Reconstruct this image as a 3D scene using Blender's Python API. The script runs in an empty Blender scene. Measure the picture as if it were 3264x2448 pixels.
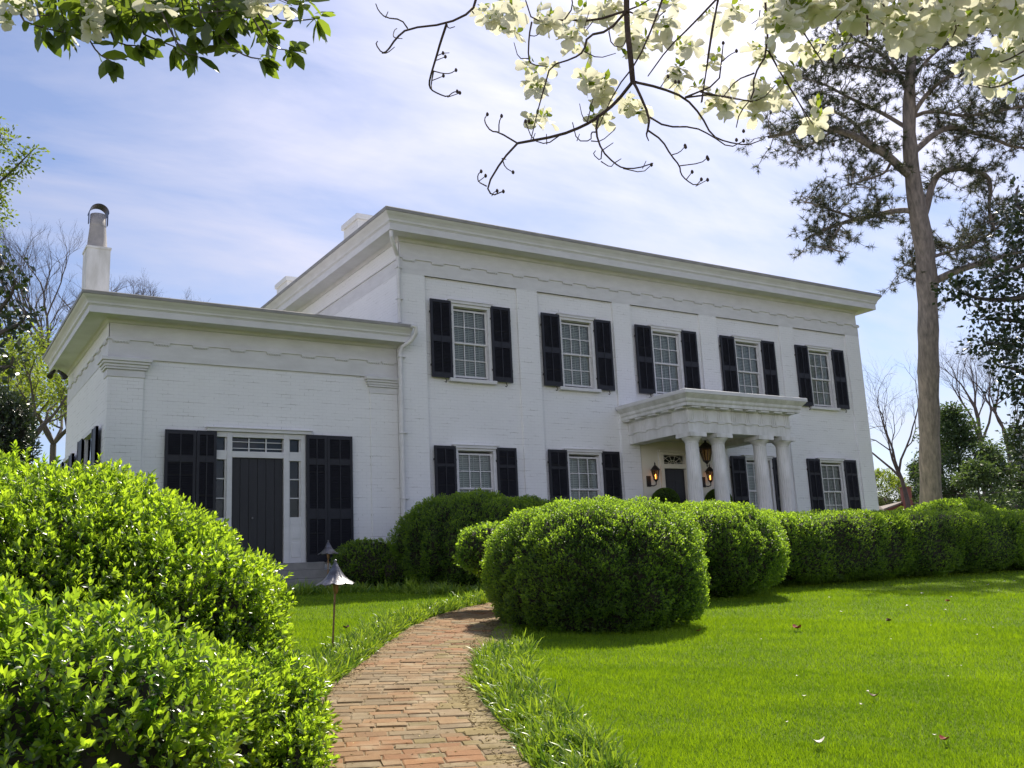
import bpy, bmesh, math, random
import numpy as np
from mathutils import Vector, Matrix
rng = np.random.default_rng(7)
random.seed(7)
S = bpy.context.scene
COL = S.collection
# ------------------------------------------------------------------ camera
CAM = np.array([-9.90, -20.32, -0.465])
YAW, PIT, ROL, FPX = 0.569794, 0.196008, -0.046636, 3040.0
_F = np.array([math.sin(YAW)*math.cos(PIT), math.cos(YAW)*math.cos(PIT), math.sin(PIT)])
_R = np.array([math.cos(YAW), -math.sin(YAW), 0.0])
_U = np.cross(_R, _F)
_R2 = _R*math.cos(ROL)+_U*math.sin(ROL)
_U2 = -_R*math.sin(ROL)+_U*math.cos(ROL)
cam = bpy.data.cameras.new('camera')
cam.sensor_width = 36.0
cam.lens = 36.0*FPX/3264.0
cam.clip_start = 0.05
cam.clip_end = 3000
camo = bpy.data.objects.new('camera', cam)
COL.objects.link(camo)
camo.matrix_world = Matrix(((_R2[0], _U2[0], -_F[0], CAM[0]), (_R2[1], _U2[1], -_F[1], CAM[1]),
                            (_R2[2], _U2[2], -_F[2], CAM[2]), (0, 0, 0, 1)))
S.camera = camo

def at(x, y, d):
    """a measured point of the photograph (2212 px wide) at d metres along the view axis"""
    r = _F+_R2*(x*1.47559-1632)/FPX-_U2*(y*1.47559-1224)/FPX
    return CAM+r*d

# ------------------------------------------------------------------ light
SUN_EL, SUN_AZ = math.radians(53), YAW+math.radians(21)      # azimuth from +y towards +x
SUNV = np.array([math.sin(SUN_AZ)*math.cos(SUN_EL), math.cos(SUN_AZ)*math.cos(SUN_EL), math.sin(SUN_EL)])
w = bpy.data.worlds.new('World')
S.world = w
w.use_nodes = True
nt = w.node_tree
nt.nodes.clear()
def N(nt, t, **k):
    n = nt.nodes.new(t)
    for a, b in k.items():
        if a.startswith('i_'):
            n.inputs[a[2:].replace('_', ' ')].default_value = b
        else:
            setattr(n, a, b)
    return n
L = lambda nt, a, b: nt.links.new(a, b)
def math_node(nt, op, a, b=None, c=None, clamp=False):
    n = nt.nodes.new('ShaderNodeMath'); n.operation = op; n.use_clamp = clamp
    for i, x in enumerate((a, b, c)):
        if x is None: continue
        if hasattr(x, 'links'): L(nt, x, n.inputs[i])
        else: n.inputs[i].default_value = x
    return n.outputs[0]
def mixc(nt, f, a, b, bt='MIX'):
    n = nt.nodes.new('ShaderNodeMix'); n.data_type = 'RGBA'; n.blend_type = bt
    for s, x in ((n.inputs[0], f), (n.inputs[6], a), (n.inputs[7], b)):
        if hasattr(x, 'links'): L(nt, x, s)
        else: s.default_value = x if not isinstance(x, tuple) or len(x) == 4 else (*x, 1)
    return n.outputs[2]
SKY_STRENGTH = 0.086
sky = N(nt, 'ShaderNodeTexSky', sky_type='NISHITA', sun_disc=False, sun_elevation=SUN_EL, sun_rotation=SUN_AZ,
        air_density=1.0, dust_density=0.9, ozone_density=2.5, altitude=100)
tc = N(nt, 'ShaderNodeTexCoord')
sep = N(nt, 'ShaderNodeSeparateXYZ'); L(nt, tc.outputs['Generated'], sep.inputs[0])
zc = math_node(nt, 'ADD', math_node(nt, 'MAXIMUM', sep.outputs[2], 0.0), 0.22)
cx_ = math_node(nt, 'DIVIDE', sep.outputs[0], zc); cy_ = math_node(nt, 'DIVIDE', sep.outputs[1], zc)
cmb = N(nt, 'ShaderNodeCombineXYZ'); L(nt, cx_, cmb.inputs[0]); L(nt, cy_, cmb.inputs[1])
mp = N(nt, 'ShaderNodeMapping'); mp.inputs['Rotation'].default_value = (0, 0, math.radians(35)); mp.inputs['Scale'].default_value = (0.75, 2.0, 1)
L(nt, cmb.outputs[0], mp.inputs[0])
n1 = N(nt, 'ShaderNodeTexNoise', i_Scale=1.1, i_Detail=7.0, i_Roughness=0.55, i_Distortion=0.6); L(nt, mp.outputs[0], n1.inputs['Vector'])
n2 = N(nt, 'ShaderNodeTexNoise', i_Scale=3.6, i_Detail=5.0, i_Roughness=0.6, i_Distortion=0.4); L(nt, mp.outputs[0], n2.inputs['Vector'])
cl = math_node(nt, 'ADD', math_node(nt, 'MULTIPLY', n1.outputs[0], 0.75), math_node(nt, 'MULTIPLY', n2.outputs[0], 0.25))
# forward scattering of thin cloud: brighter towards the sun
dt = N(nt, 'ShaderNodeVectorMath', operation='DOT_PRODUCT'); L(nt, tc.outputs['Generated'], dt.inputs[0]); dt.inputs[1].default_value = tuple(SUNV)
dp = math_node(nt, 'MAXIMUM', dt.outputs['Value'], 0.0)
glow = math_node(nt, 'POWER', dp, 5.5)
back = math_node(nt, 'MAXIMUM', math_node(nt, 'MULTIPLY', dt.outputs['Value'], -1.0), 0.0)  # added bright cloud opposite the sun, fills the shaded house front
cov = math_node(nt, 'ADD', math_node(nt, 'MULTIPLY_ADD', cl, 3.4, -1.62), math_node(nt, 'MULTIPLY_ADD', glow, 0.85, math_node(nt, 'MULTIPLY', back, 1.0)), clamp=True)
crad = math_node(nt, 'ADD', math_node(nt, 'MULTIPLY_ADD', glow, 10.0, 5.0), math_node(nt, 'MULTIPLY', back, 42.0))
ccol = N(nt, 'ShaderNodeVectorMath', operation='SCALE'); ccol.inputs[0].default_value = (1.05, 1.0, 1.10); L(nt, crad, ccol.inputs[3])
skyt = mixc(nt, 1.0, sky.outputs[0], (1.0, 0.97, 1.07, 1), 'MULTIPLY')
skymix = mixc(nt, math_node(nt, 'MULTIPLY_ADD', cov, 0.70, 0.06), skyt, ccol.outputs[0])
bg = N(nt, 'ShaderNodeBackground', i_Strength=SKY_STRENGTH); L(nt, skymix, bg.inputs[0])
L(nt, bg.outputs[0], N(nt, 'ShaderNodeOutputWorld').inputs[0])
sl = bpy.data.lights.new('sun', 'SUN'); sl.energy = 4.6; sl.angle = math.radians(0.53); sl.color = (1.0, 0.93, 0.80)
so = bpy.data.objects.new('sun', sl); COL.objects.link(so)
so.rotation_euler = Vector(tuple(-SUNV)).to_track_quat('-Z', 'Y').to_euler(); so.location = (20, 10, 40)
S.view_settings.view_transform = 'Standard'; S.view_settings.look = 'None'
S.view_settings.exposure = 0.66; S.view_settings.gamma = 1
S.view_settings.use_curve_mapping = False
S.render.engine = 'CYCLES'
S.cycles.max_bounces = 8; S.cycles.diffuse_bounces = 4; S.cycles.glossy_bounces = 3
S.cycles.transmission_bounces = 5; S.cycles.transparent_max_bounces = 12
S.cycles.sample_clamp_indirect = 6; S.cycles.caustics_reflective = False; S.cycles.caustics_refractive = False

# ------------------------------------------------------------------ materials
def new_mat(name):
    m = bpy.data.materials.new(name); m.use_nodes = True
    b = m.node_tree.nodes['Principled BSDF']
    return m, m.node_tree, b
def noisy(name, c1, c2, scale=3.0, rough=0.6, bump=0.0, bscale=None, detail=6, spec=0.4, metal=0.0, stretch=None):
    m, t, b = new_mat(name)
    tc = N(t, 'ShaderNodeTexCoord'); src = tc.outputs['Object']
    if stretch:
        mp = N(t, 'ShaderNodeMapping'); mp.inputs['Scale'].default_value = stretch; L(t, src, mp.inputs[0]); src = mp.outputs[0]
    n = N(t, 'ShaderNodeTexNoise', i_Scale=scale, i_Detail=float(detail), i_Roughness=0.6); L(t, src, n.inputs['Vector'])
    f = math_node(t, 'MULTIPLY_ADD', n.outputs[0], 2.2, -0.6, clamp=True)
    L(t, mixc(t, f, (*c1, 1), (*c2, 1)), b.inputs['Base Color'])
    b.inputs['Roughness'].default_value = rough; b.inputs['Metallic'].default_value = metal
    b.inputs['Specular IOR Level'].default_value = spec
    if bump:
        n2 = N(t, 'ShaderNodeTexNoise', i_Scale=bscale or scale*4, i_Detail=5.0); L(t, src, n2.inputs['Vector'])
        bp = N(t, 'ShaderNodeBump', i_Strength=bump, i_Distance=0.02); L(t, n2.outputs[0], bp.inputs['Height']); L(t, bp.outputs[0], b.inputs['Normal'])
    return m
def painted_brick(name, base, dirt):
    m, t, b = new_mat(name)
    g = N(t, 'ShaderNodeTexCoord'); s = N(t, 'ShaderNodeSeparateXYZ'); L(t, g.outputs['Object'], s.inputs[0])
    c = N(t, 'ShaderNodeCombineXYZ'); L(t, math_node(t, 'ADD', s.outputs[0], s.outputs[1]), c.inputs[0]); L(t, s.outputs[2], c.inputs[1])
    wob = N(t, 'ShaderNodeTexNoise', i_Scale=9.0, i_Detail=2.0); L(t, c.outputs[0], wob.inputs['Vector'])
    vm = N(t, 'ShaderNodeVectorMath', operation='MULTIPLY_ADD'); L(t, wob.outputs['Color'], vm.inputs[0]); vm.inputs[1].default_value = (0.012, 0.012, 0); L(t, c.outputs[0], vm.inputs[2])
    br = N(t, 'ShaderNodeTexBrick', i_Scale=1.0, i_Mortar_Size=0.007, i_Mortar_Smooth=0.6, i_Brick_Width=0.215, i_Row_Height=0.075)
    br.inputs['Color1'].default_value = (1, 1, 1, 1); br.inputs['Color2'].default_value = (0.8, 0.8, 0.8, 1); br.inputs['Mortar'].default_value = (0, 0, 0, 1)
    L(t, vm.outputs[0], br.inputs['Vector'])
    n = N(t, 'ShaderNodeTexNoise', i_Scale=1.3, i_Detail=8.0, i_Roughness=0.62); L(t, c.outputs[0], n.inputs['Vector'])
    # open joints: where the paint has cracked along a course
    mp = N(t, 'ShaderNodeMapping'); mp.inputs['Scale'].default_value = (1.5, 11.0, 1); L(t, c.outputs[0], mp.inputs[0])
    n3 = N(t, 'ShaderNodeTexNoise', i_Scale=1.2, i_Detail=4.0); L(t, mp.outputs[0], n3.inputs['Vector'])
    crack = math_node(t, 'MULTIPLY', math_node(t, 'MULTIPLY_ADD', n3.outputs[0], 6.0, -3.3, clamp=True), br.outputs['Fac'])
    f = math_node(t, 'MULTIPLY_ADD', n.outputs[0], 2.0, -0.55, clamp=True)
    col = mixc(t, math_node(t, 'MULTIPLY', f, 0.5), (*base, 1), (*dirt, 1))
    rn = mixc(t, 0.06, col, br.outputs['Color'], 'MULTIPLY')
    col = mixc(t, math_node(t, 'MULTIPLY', crack, 0.65), rn, (0.16, 0.14, 0.10, 1))
    L(t, col, b.inputs['Base Color']); b.inputs['Roughness'].default_value = 0.62; b.inputs['Specular IOR Level'].default_value = 0.3
    n4 = N(t, 'ShaderNodeTexNoise', i_Scale=24.0, i_Detail=4.0); L(t, c.outputs[0], n4.inputs['Vector'])
    h = math_node(t, 'ADD', math_node(t, 'MULTIPLY', br.outputs['Fac'], -1.0), math_node(t, 'MULTIPLY', n4.outputs[0], 0.8))
    bp = N(t, 'ShaderNodeBump', i_Strength=0.38, i_Distance=0.012); L(t, h, bp.inputs['Height']); L(t, bp.outputs[0], b.inputs['Normal'])
    return m
M = {}
M['brick_white'] = painted_brick('white_painted_brick', (0.81, 0.805, 0.79), (0.70, 0.695, 0.68))
M['white'] = noisy('white_trim_paint', (0.70, 0.69, 0.68), (0.58, 0.57, 0.555), 2.0, 0.5, 0.10, 30, stretch=(1, 1, 3))
M['white_old'] = noisy('weathered_white_paint', (0.78, 0.77, 0.75), (0.52, 0.51, 0.46), 2.6, 0.6, 0.15, 26, stretch=(1.6, 1.6, 0.5))
M['cream'] = noisy('cream_warm_bounce', (0.76, 0.72, 0.60), (0.70, 0.66, 0.54), 2.0, 0.6, 0.08, 20)  # warm bounce and lamp light of the porch put into the colour
M['black'] = noisy('black_shutter_paint', (0.012, 0.012, 0.017), (0.022, 0.022, 0.028), 5.0, 0.5, 0.1, 40, spec=0.35)
M['iron'] = noisy('black_iron', (0.014, 0.012, 0.011), (0.03, 0.022, 0.017), 9.0, 0.45, 0.2, 60)
M['door'] = noisy('dark_door_paint', (0.013, 0.013, 0.016), (0.022, 0.022, 0.026), 3.0, 0.45, 0.1, 30, stretch=(4, 4, 0.4))
M['blind'] = noisy('blind_slats', (0.78, 0.78, 0.74), (0.70, 0.70, 0.66), 6.0, 0.5)
M['stone'] = noisy('grey_step_stone', (0.29, 0.28, 0.26), (0.17, 0.165, 0.155), 3.5, 0.8, 0.3, 25)
M['roofmetal'] = noisy('pale_roof_sheet', (0.55, 0.55, 0.54), (0.40, 0.40, 0.40), 1.5, 0.5, 0.1, 8)
M['edge'] = noisy('grey_roof_edge', (0.20, 0.19, 0.18), (0.34, 0.33, 0.31), 3.0, 0.55, 0.1, 20, stretch=(1, 1, 4))
M['dark'] = noisy('unlit_room_fill', (0.02, 0.02, 0.02), (0.03, 0.03, 0.028), 1.0, 0.9)  # near-black that stands for unlit rooms behind the glass
M['zinc'] = noisy('weathered_zinc', (0.24, 0.24, 0.26), (0.09, 0.085, 0.085), 14.0, 0.33, 0.25, 50, metal=0.85)
M['copper'] = noisy('brown_copper', (0.30, 0.17, 0.085), (0.16, 0.10, 0.06), 12.0, 0.45, 0.2, 50, metal=0.6)
M['flue'] = noisy('grey_flue_cement', (0.42, 0.39, 0.37), (0.27, 0.26, 0.25), 4.0, 0.7, 0.3, 20)
M['cap'] = noisy('flue_cap_sheet', (0.03, 0.03, 0.07), (0.06, 0.055, 0.08), 6.0, 0.4, metal=0.3)
M['terracotta'] = noisy('grey_planter', (0.42, 0.40, 0.36), (0.30, 0.29, 0.26), 5.0, 0.8, 0.3, 30)
M['bark_pine'] = noisy('pine_bark', (0.31, 0.26, 0.225), (0.10, 0.088, 0.08), 4.5, 0.9, 1.0, 7, stretch=(2.2, 2.2, 0.55))
M['bark_grey'] = noisy('grey_bark', (0.15, 0.125, 0.11), (0.07, 0.06, 0.055), 4.0, 0.9, 0.6, 14)
M['bark_dogwood'] = noisy('dogwood_bark', (0.10, 0.065, 0.05), (0.045, 0.03, 0.028), 30.0, 0.8, 0.5, 90)
M['twig'] = noisy('shrub_core_dark', (0.035, 0.028, 0.02), (0.02, 0.018, 0.012), 8.0, 0.95)  # colour of the added light-blocking cores inside the shrubs
M['brickred'] = noisy('red_brick', (0.27, 0.105, 0.075), (0.19, 0.08, 0.06), 6.0, 0.85, 0.3, 20)
M['roofslate'] = noisy('tan_shingle', (0.24, 0.20, 0.16), (0.17, 0.145, 0.12), 3.0, 0.85, 0.3, 12)
M['asphaltcar'] = noisy('pale_shed_wall', (0.62, 0.60, 0.57), (0.55, 0.53, 0.5), 2.0, 0.7)
# glass pane: fresnel reflection over a clear view of what is behind
def glass(name, tint, k=1.0):
    m, t, b = new_mat(name)
    t.nodes.remove(b); out = t.nodes['Material Output']
    gl = N(t, 'ShaderNodeBsdfGlossy', i_Roughness=0.03); gl.inputs[0].default_value = (0.95, 0.97, 1, 1)
    tr = N(t, 'ShaderNodeBsdfTransparent'); tr.inputs[0].default_value = (*tint, 1)
    fr = N(t, 'ShaderNodeFresnel', i_IOR=1.5)
    nz = N(t, 'ShaderNodeTexNoise', i_Scale=1.7, i_Detail=1.0); bp = N(t, 'ShaderNodeBump', i_Strength=0.12, i_Distance=0.05)
    tcn = N(t, 'ShaderNodeTexCoord'); L(t, tcn.outputs['Object'], nz.inputs['Vector']); L(t, nz.outputs[0], bp.inputs['Height']); L(t, bp.outputs[0], gl.inputs['Normal'])
    mx = N(t, 'ShaderNodeMixShader'); L(t, math_node(t, 'MULTIPLY', fr.outputs[0], 0.95*k, clamp=True), mx.inputs[0]); L(t, tr.outputs[0], mx.inputs[1]); L(t, gl.outputs[0], mx.inputs[2])
    L(t, mx.outputs[0], out.inputs[0])
    return m
M['glass'] = glass('window_glass', (0.72, 0.76, 0.74))
M['lampglass'] = glass('lantern_glass', (0.8, 0.62, 0.45), 0.6)
def emit(name, col, s):
    m, t, b = new_mat(name); b.inputs['Base Color'].default_value = (*col, 1); b.inputs['Emission Color'].default_value = (*col, 1); b.inputs['Emission Strength'].default_value = s
    return m
M['flame'] = emit('lit_bulb', (1.0, 0.45, 0.10), 5.0)
def leafmat(name, young, old, trans=0.45, rough=0.4, spec=0.5, tcol=None):
    """two-sided leaf: colour per leaf from the 'tone' attribute (young shoots lighter than old leaves)"""
    m, t, b = new_mat(name)
    a = N(t, 'ShaderNodeAttribute', attribute_name='tone')
    col = mixc(t, a.outputs['Fac'], (*old, 1), (*young, 1))
    L(t, col, b.inputs['Base Color']); b.inputs['Roughness'].default_value = rough; b.inputs['Specular IOR Level'].default_value = spec
    tl = N(t, 'ShaderNodeBsdfTranslucent')
    L(t, mixc(t, 1.0, col, (*(tcol or (1.5, 1.45, 0.6)), 1), 'MULTIPLY'), tl.inputs[0])
    mx = N(t, 'ShaderNodeMixShader'); mx.inputs[0].default_value = trans
    L(t, b.outputs[0], mx.inputs[1]); L(t, tl.outputs[0], mx.inputs[2]); L(t, mx.outputs[0], t.nodes['Material Output'].inputs[0])
    return m
M['leaf_near'] = leafmat('glossy_hedge_leaf', (0.11, 0.16, 0.016), (0.020, 0.050, 0.012), 0.5, 0.27, 0.65, (6.6, 6.2, 2.4))
M['leaf_box'] = leafmat('boxwood_leaf', (0.085, 0.135, 0.018), (0.018, 0.042, 0.018), 0.5, 0.38, 0.5, (7.4, 6.8, 2.4))
M['leaf_dark'] = leafmat('dark_evergreen_leaf', (0.05, 0.075, 0.035), (0.014, 0.028, 0.014), 0.15, 0.3, 0.6)
M['leaf_top'] = leafmat('broad_green_leaf', (0.12, 0.17, 0.035), (0.04, 0.065, 0.018), 0.5, 0.35, 0.5, (3.4, 3.2, 1.3))
M['leaf_spring'] = leafmat('spring_leaf', (0.26, 0.33, 0.06), (0.10, 0.15, 0.03), 0.5, 0.5, 0.3)
M['leaf_conifer'] = leafmat('conifer_leaf', (0.10, 0.155, 0.06), (0.03, 0.06, 0.026), 0.35, 0.5, 0.3)
M['needle'] = leafmat('pine_needle', (0.10, 0.115, 0.07), (0.035, 0.045, 0.03), 0.25, 0.5, 0.3)
M['bract'] = leafmat('cream_bract', (0.82, 0.80, 0.71), (0.66, 0.66, 0.45), 0.5, 0.5, 0.3, (0.93, 0.92, 0.84))
M['grass'] = leafmat('grass_blade', (0.27, 0.40, 0.016), (0.105, 0.20, 0.010), 0.45, 0.5, 0.3, (1.5, 1.45, 0.5))
M['liriope'] = leafmat('border_blade', (0.29, 0.40, 0.05), (0.07, 0.15, 0.02), 0.42, 0.35, 0.5)
M['petal'] = noisy('fallen_petal', (0.80, 0.76, 0.68), (0.66, 0.60, 0.50), 20, 0.6)
M['redleaf'] = noisy('red_brown_leaf', (0.34, 0.055, 0.02), (0.17, 0.04, 0.02), 30, 0.5)
M['brownleaf'] = noisy('brown_leaf', (0.17, 0.085, 0.04), (0.09, 0.05, 0.03), 30, 0.6)
def lawn_mat():
    m, t, b = new_mat('lawn_turf')
    g = N(t, 'ShaderNodeTexCoord')
    a = N(t, 'ShaderNodeTexNoise', i_Scale=0.55, i_Detail=4.0); L(t, g.outputs['Object'], a.inputs['Vector'])
    c = N(t, 'ShaderNodeTexNoise', i_Scale=38.0, i_Detail=6.0, i_Roughness=0.75); L(t, g.outputs['Object'], c.inputs['Vector'])
    f = math_node(t, 'ADD', math_node(t, 'MULTIPLY', a.outputs[0], 0.8), math_node(t, 'MULTIPLY_ADD', c.outputs[0], 1.6, -0.75), clamp=True)
    turf = mixc(t, f, (0.06, 0.115, 0.008, 1), (0.19, 0.28, 0.014, 1))
    # unseen outer ground turned dull brown, added to cut green bounce on the house
    vd = N(t, 'ShaderNodeVectorMath', operation='DISTANCE'); L(t, g.outputs['Object'], vd.inputs[0]); vd.inputs[1].default_value = (3.0, -3.0, -1.0)
    outer_dull = math_node(t, 'ADD', math_node(t, 'MULTIPLY_ADD', vd.outputs['Value'], 0.25, -5.4), math_node(t, 'MULTIPLY', a.outputs[0], 0.8), clamp=True)
    L(t, mixc(t, outer_dull, turf, (0.15, 0.125, 0.10, 1)), b.inputs['Base Color'])
    b.inputs['Roughness'].default_value = 0.9; b.inputs['Specular IOR Level'].default_value = 0.15
    bp = N(t, 'ShaderNodeBump', i_Strength=0.9, i_Distance=0.04); L(t, c.outputs[0], bp.inputs['Height']); L(t, bp.outputs[0], b.inputs['Normal'])
    return m
M['lawn'] = lawn_mat()
M['bed'] = noisy('path_sand', (0.30, 0.23, 0.13), (0.13, 0.10, 0.06), 9.0, 0.95, 0.8, 60)
def brickpath_mat():
    m, t, b = new_mat('worn_path_brick')
    a = N(t, 'ShaderNodeAttribute', attribute_name='hue')
    g = N(t, 'ShaderNodeTexCoord'); n = N(t, 'ShaderNodeTexNoise', i_Scale=26.0, i_Detail=6.0, i_Roughness=0.7); L(t, g.outputs['Object'], n.inputs['Vector'])
    n5 = N(t, 'ShaderNodeTexNoise', i_Scale=3.2, i_Detail=5.0); L(t, g.outputs['Object'], n5.inputs['Vector'])
    c = mixc(t, math_node(t, 'MULTIPLY_ADD', n.outputs[0], 1.6, -0.55, clamp=True), a.outputs['Color'], mixc(t, 1.0, a.outputs['Color'], (0.62, 0.6, 0.56, 1), 'MULTIPLY'))
    c = mixc(t, math_node(t, 'MULTIPLY_ADD', n5.outputs[0], 3.0, -1.55, clamp=True), c, (0.33, 0.26, 0.16, 1))
    L(t, c, b.inputs['Base Color']); b.inputs['Roughness'].default_value = 0.8; b.inputs['Specular IOR Level'].default_value = 0.25
    bp = N(t, 'ShaderNodeBump', i_Strength=0.6, i_Distance=0.01); L(t, n.outputs[0], bp.inputs['Height']); L(t, bp.outputs[0], b.inputs['Normal'])
    return m
M['pathbrick'] = brickpath_mat()

# ------------------------------------------------------------------ builders
def tag(o, label=None, cat=None, group=None, kind=None):
    for k, v in (('label', label), ('category', cat), ('group', group), ('kind', kind)):
        if v: o[k] = v
    return o
def empty(name, loc, label=None, cat=None, group=None):
    o = bpy.data.objects.new(name, None); COL.objects.link(o); o.location = tuple(float(v) for v in loc)
    o.empty_display_size = 0.2
    return tag(o, label, cat, group)
def link(name, me, mat, parent=None):
    o = bpy.data.objects.new(name, me); COL.objects.link(o)
    if mat is not None and not me.materials:
        me.materials.append(mat)
    if parent is not None:
        o.parent = parent
        o.matrix_parent_inverse = Matrix.Translation(-world_loc(parent))
    return o
def world_loc(o):
    # every parent here is an un-rotated Empty or a mesh at the origin
    v = Vector(o.location)
    if o.parent is not None:
        v = o.matrix_parent_inverse @ v + world_loc(o.parent)
    return v
class MB:
    def __init__(s): s.v = []; s.f = []; s.mi = []; s.mats = []; s.cur = 0
    def use(s, mat):
        if mat not in s.mats: s.mats.append(mat)
        s.cur = s.mats.index(mat)
    def add(s, vs, fs):
        o = len(s.v); s.v += [tuple(map(float, v)) for v in vs]
        s.f += [tuple(i+o for i in f) for f in fs]; s.mi += [s.cur]*len(fs)
        return s
    def box(s, x0, x1, y0, y1, z0, z1):
        return s.add([(x0, y0, z0), (x1, y0, z0), (x1, y1, z0), (x0, y1, z0), (x0, y0, z1), (x1, y0, z1), (x1, y1, z1), (x0, y1, z1)],
                     [(0, 3, 2, 1), (4, 5, 6, 7), (0, 1, 5, 4), (1, 2, 6, 5), (2, 3, 7, 6), (3, 0, 4, 7)])
    def tube(s, pts, rad, n=6, cap=True):
        pts = [np.array(p, float) for p in pts]
        if not hasattr(rad, '__len__'): rad = [rad]*len(pts)
        ref = None; rings = []
        for i, p in enumerate(pts):
            d = pts[min(i+1, len(pts)-1)]-pts[max(i-1, 0)]; d = d/(np.linalg.norm(d)+1e-9)
            if ref is None:
                ref = np.cross(d, (0.31, 0.2, 0.93)); 
                if np.linalg.norm(ref) < 0.05: ref = np.cross(d, (1, 0, 0))
            u = ref-d*(ref@d); u /= np.linalg.norm(u)+1e-9; v = np.cross(d, u); ref = u
            rings.append([p+rad[i]*(u*math.cos(a)+v*math.sin(a)) for a in np.arange(n)*2*math.pi/n])
        vs = [v for r in rings for v in r]; fs = []
        for i in range(len(pts)-1):
            for j in range(n):
                fs.append((i*n+j, i*n+(j+1) % n, (i+1)*n+(j+1) % n, (i+1)*n+j))
        if cap: fs += [tuple(range(n-1, -1, -1)), tuple((len(pts)-1)*n+j for j in range(n))]
        return s.add(vs, fs)
    def lathe(s, c, prof, n=24, flute=0.0, nf=0, cap=True):
        vs = []
        for (r, z) in prof:
            for j in range(n):
                a = 2*math.pi*j/n; rr = r*(1+flute*math.cos(nf*a)) if nf else r
                vs.append((c[0]+rr*math.cos(a), c[1]+rr*math.sin(a), c[2]+z))
        fs = []
        for i in range(len(prof)-1):
            for j in range(n):
                fs.append((i*n+j, i*n+(j+1) % n, (i+1)*n+(j+1) % n, (i+1)*n+j))
        if cap: fs += [tuple(range(n-1, -1, -1)), tuple((len(prof)-1)*n+j for j in range(n))]
        return s.add(vs, fs)
    def build(s, name, mat=None, parent=None, smooth=False, bevel=0.0):
        me = bpy.data.meshes.new(name); me.from_pydata(s.v, [], s.f)
        for mm in (s.mats or [mat]): me.materials.append(mm)
        if len(s.mats) > 1: me.polygons.foreach_set('material_index', s.mi)
        if smooth: me.polygons.foreach_set('use_smooth', [True]*len(me.polygons))
        me.update()
        o = link(name, me, None, parent)
        if bevel:
            b = o.modifiers.new('bevel', 'BEVEL'); b.width = bevel; b.segments = 1; b.limit_method = 'ANGLE'
        return o
def sweep(path, closed, prof, mat, name, parent, end_caps=True):
    """profile [(out, z)] swept along a plan path with mitred corners; 'out' is to the right of travel"""
    n = len(path); P = [np.array(p, float) for p in path]; mb = MB(); k = len(prof)
    for i in range(n):
        a = P[i]-P[i-1] if (i > 0 or closed) else None
        b = P[(i+1) % n]-P[i] if (i < n-1 or closed) else None
        nrm = []
        for d in (a, b):
            if d is not None:
                d = d/np.linalg.norm(d); nrm.append(np.array([d[1], -d[0]]))
        if len(nrm) == 2:
            m = nrm[0]+nrm[1]; m = m/(m@m)*2.0
        else: m = nrm[0]
        for (o, z) in prof: mb.v.append((P[i][0]+m[0]*o, P[i][1]+m[1]*o, z))
    for i in range(n if closed else n-1):
        i2 = (i+1) % n
        for j in range(k-1):
            mb.f.append((i*k+j, i2*k+j, i2*k+j+1, i*k+j+1))
    if not closed and end_caps:
        mb.f += [tuple(range(k)), tuple((n-1)*k+j for j in range(k-1, -1, -1))]
    return mb.build(name, mat, parent)
def np_mesh(name, V, Fc, mat, parent=None, tone=None, smooth=False, attr='tone'):
    """V (n,3), Fc (m,k) all faces of one size; tone per vertex"""
    me = bpy.data.meshes.new(name); n, (m, k) = len(V), Fc.shape
    me.vertices.add(n); me.vertices.foreach_set('co', np.ascontiguousarray(V, np.float32).ravel())
    me.loops.add(m*k); me.loops.foreach_set('vertex_index', np.ascontiguousarray(Fc, np.int32).ravel())
    me.polygons.add(m); me.polygons.foreach_set('loop_start', np.arange(0, m*k, k, dtype=np.int32))
    if smooth: me.polygons.foreach_set('use_smooth', np.ones(m, bool))
    if tone is not None:
        a = me.attributes.new(attr, 'FLOAT', 'POINT'); a.data.foreach_set('value', np.ascontiguousarray(tone, np.float32))
    me.update(calc_edges=True); me.validate()
    me.materials.append(mat)
    return link(name, me, None, parent)
def unit(a): return a/(np.linalg.norm(a, axis=-1, keepdims=True)+1e-9)
# leaf templates: x width, y length, z out of the leaf; triangles
LEAF_FINE = (np.array([(0, 0, 0), (.23, .28, .05), (.27, .58, .06), (0, 1, -.08), (-.27, .58, .06), (-.23, .28, .05), (0, .3, 0), (0, .62, -.02)]),
             np.array([(0, 1, 6), (1, 2, 7), (1, 7, 6), (2, 3, 7), (3, 4, 7), (4, 5, 6), (4, 6, 7), (5, 0, 6)]))
LEAF_OVAL = (np.array([(0, 0, 0), (.2, .2, .03), (.31, .5, .05), (.2, .8, .02), (0, 1, -.06), (-.2, .8, .02), (-.31, .5, .05), (-.2, .2, .03), (0, .5, 0)]),
             np.array([(0, 1, 8), (1, 2, 8), (2, 3, 8), (3, 4, 8), (4, 5, 8), (5, 6, 8), (6, 7, 8), (7, 0, 8)]))
LEAF_MID = (np.array([(0, 0, 0), (.27, .5, .07), (0, 1, -.05), (-.27, .5, .07)]), np.array([(0, 1, 2), (0, 2, 3)]))
LEAF_BOX = (np.array([(0, 0, 0), (.34, .55, .08), (0, 1, -.03), (-.34, .55, .08)]), np.array([(0, 1, 2), (0, 2, 3)]))
NEEDLE = (np.array([(-.5, 0, 0), (.5, 0, 0), (0, 1, 0)]), np.array([(0, 1, 2)]))
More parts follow.
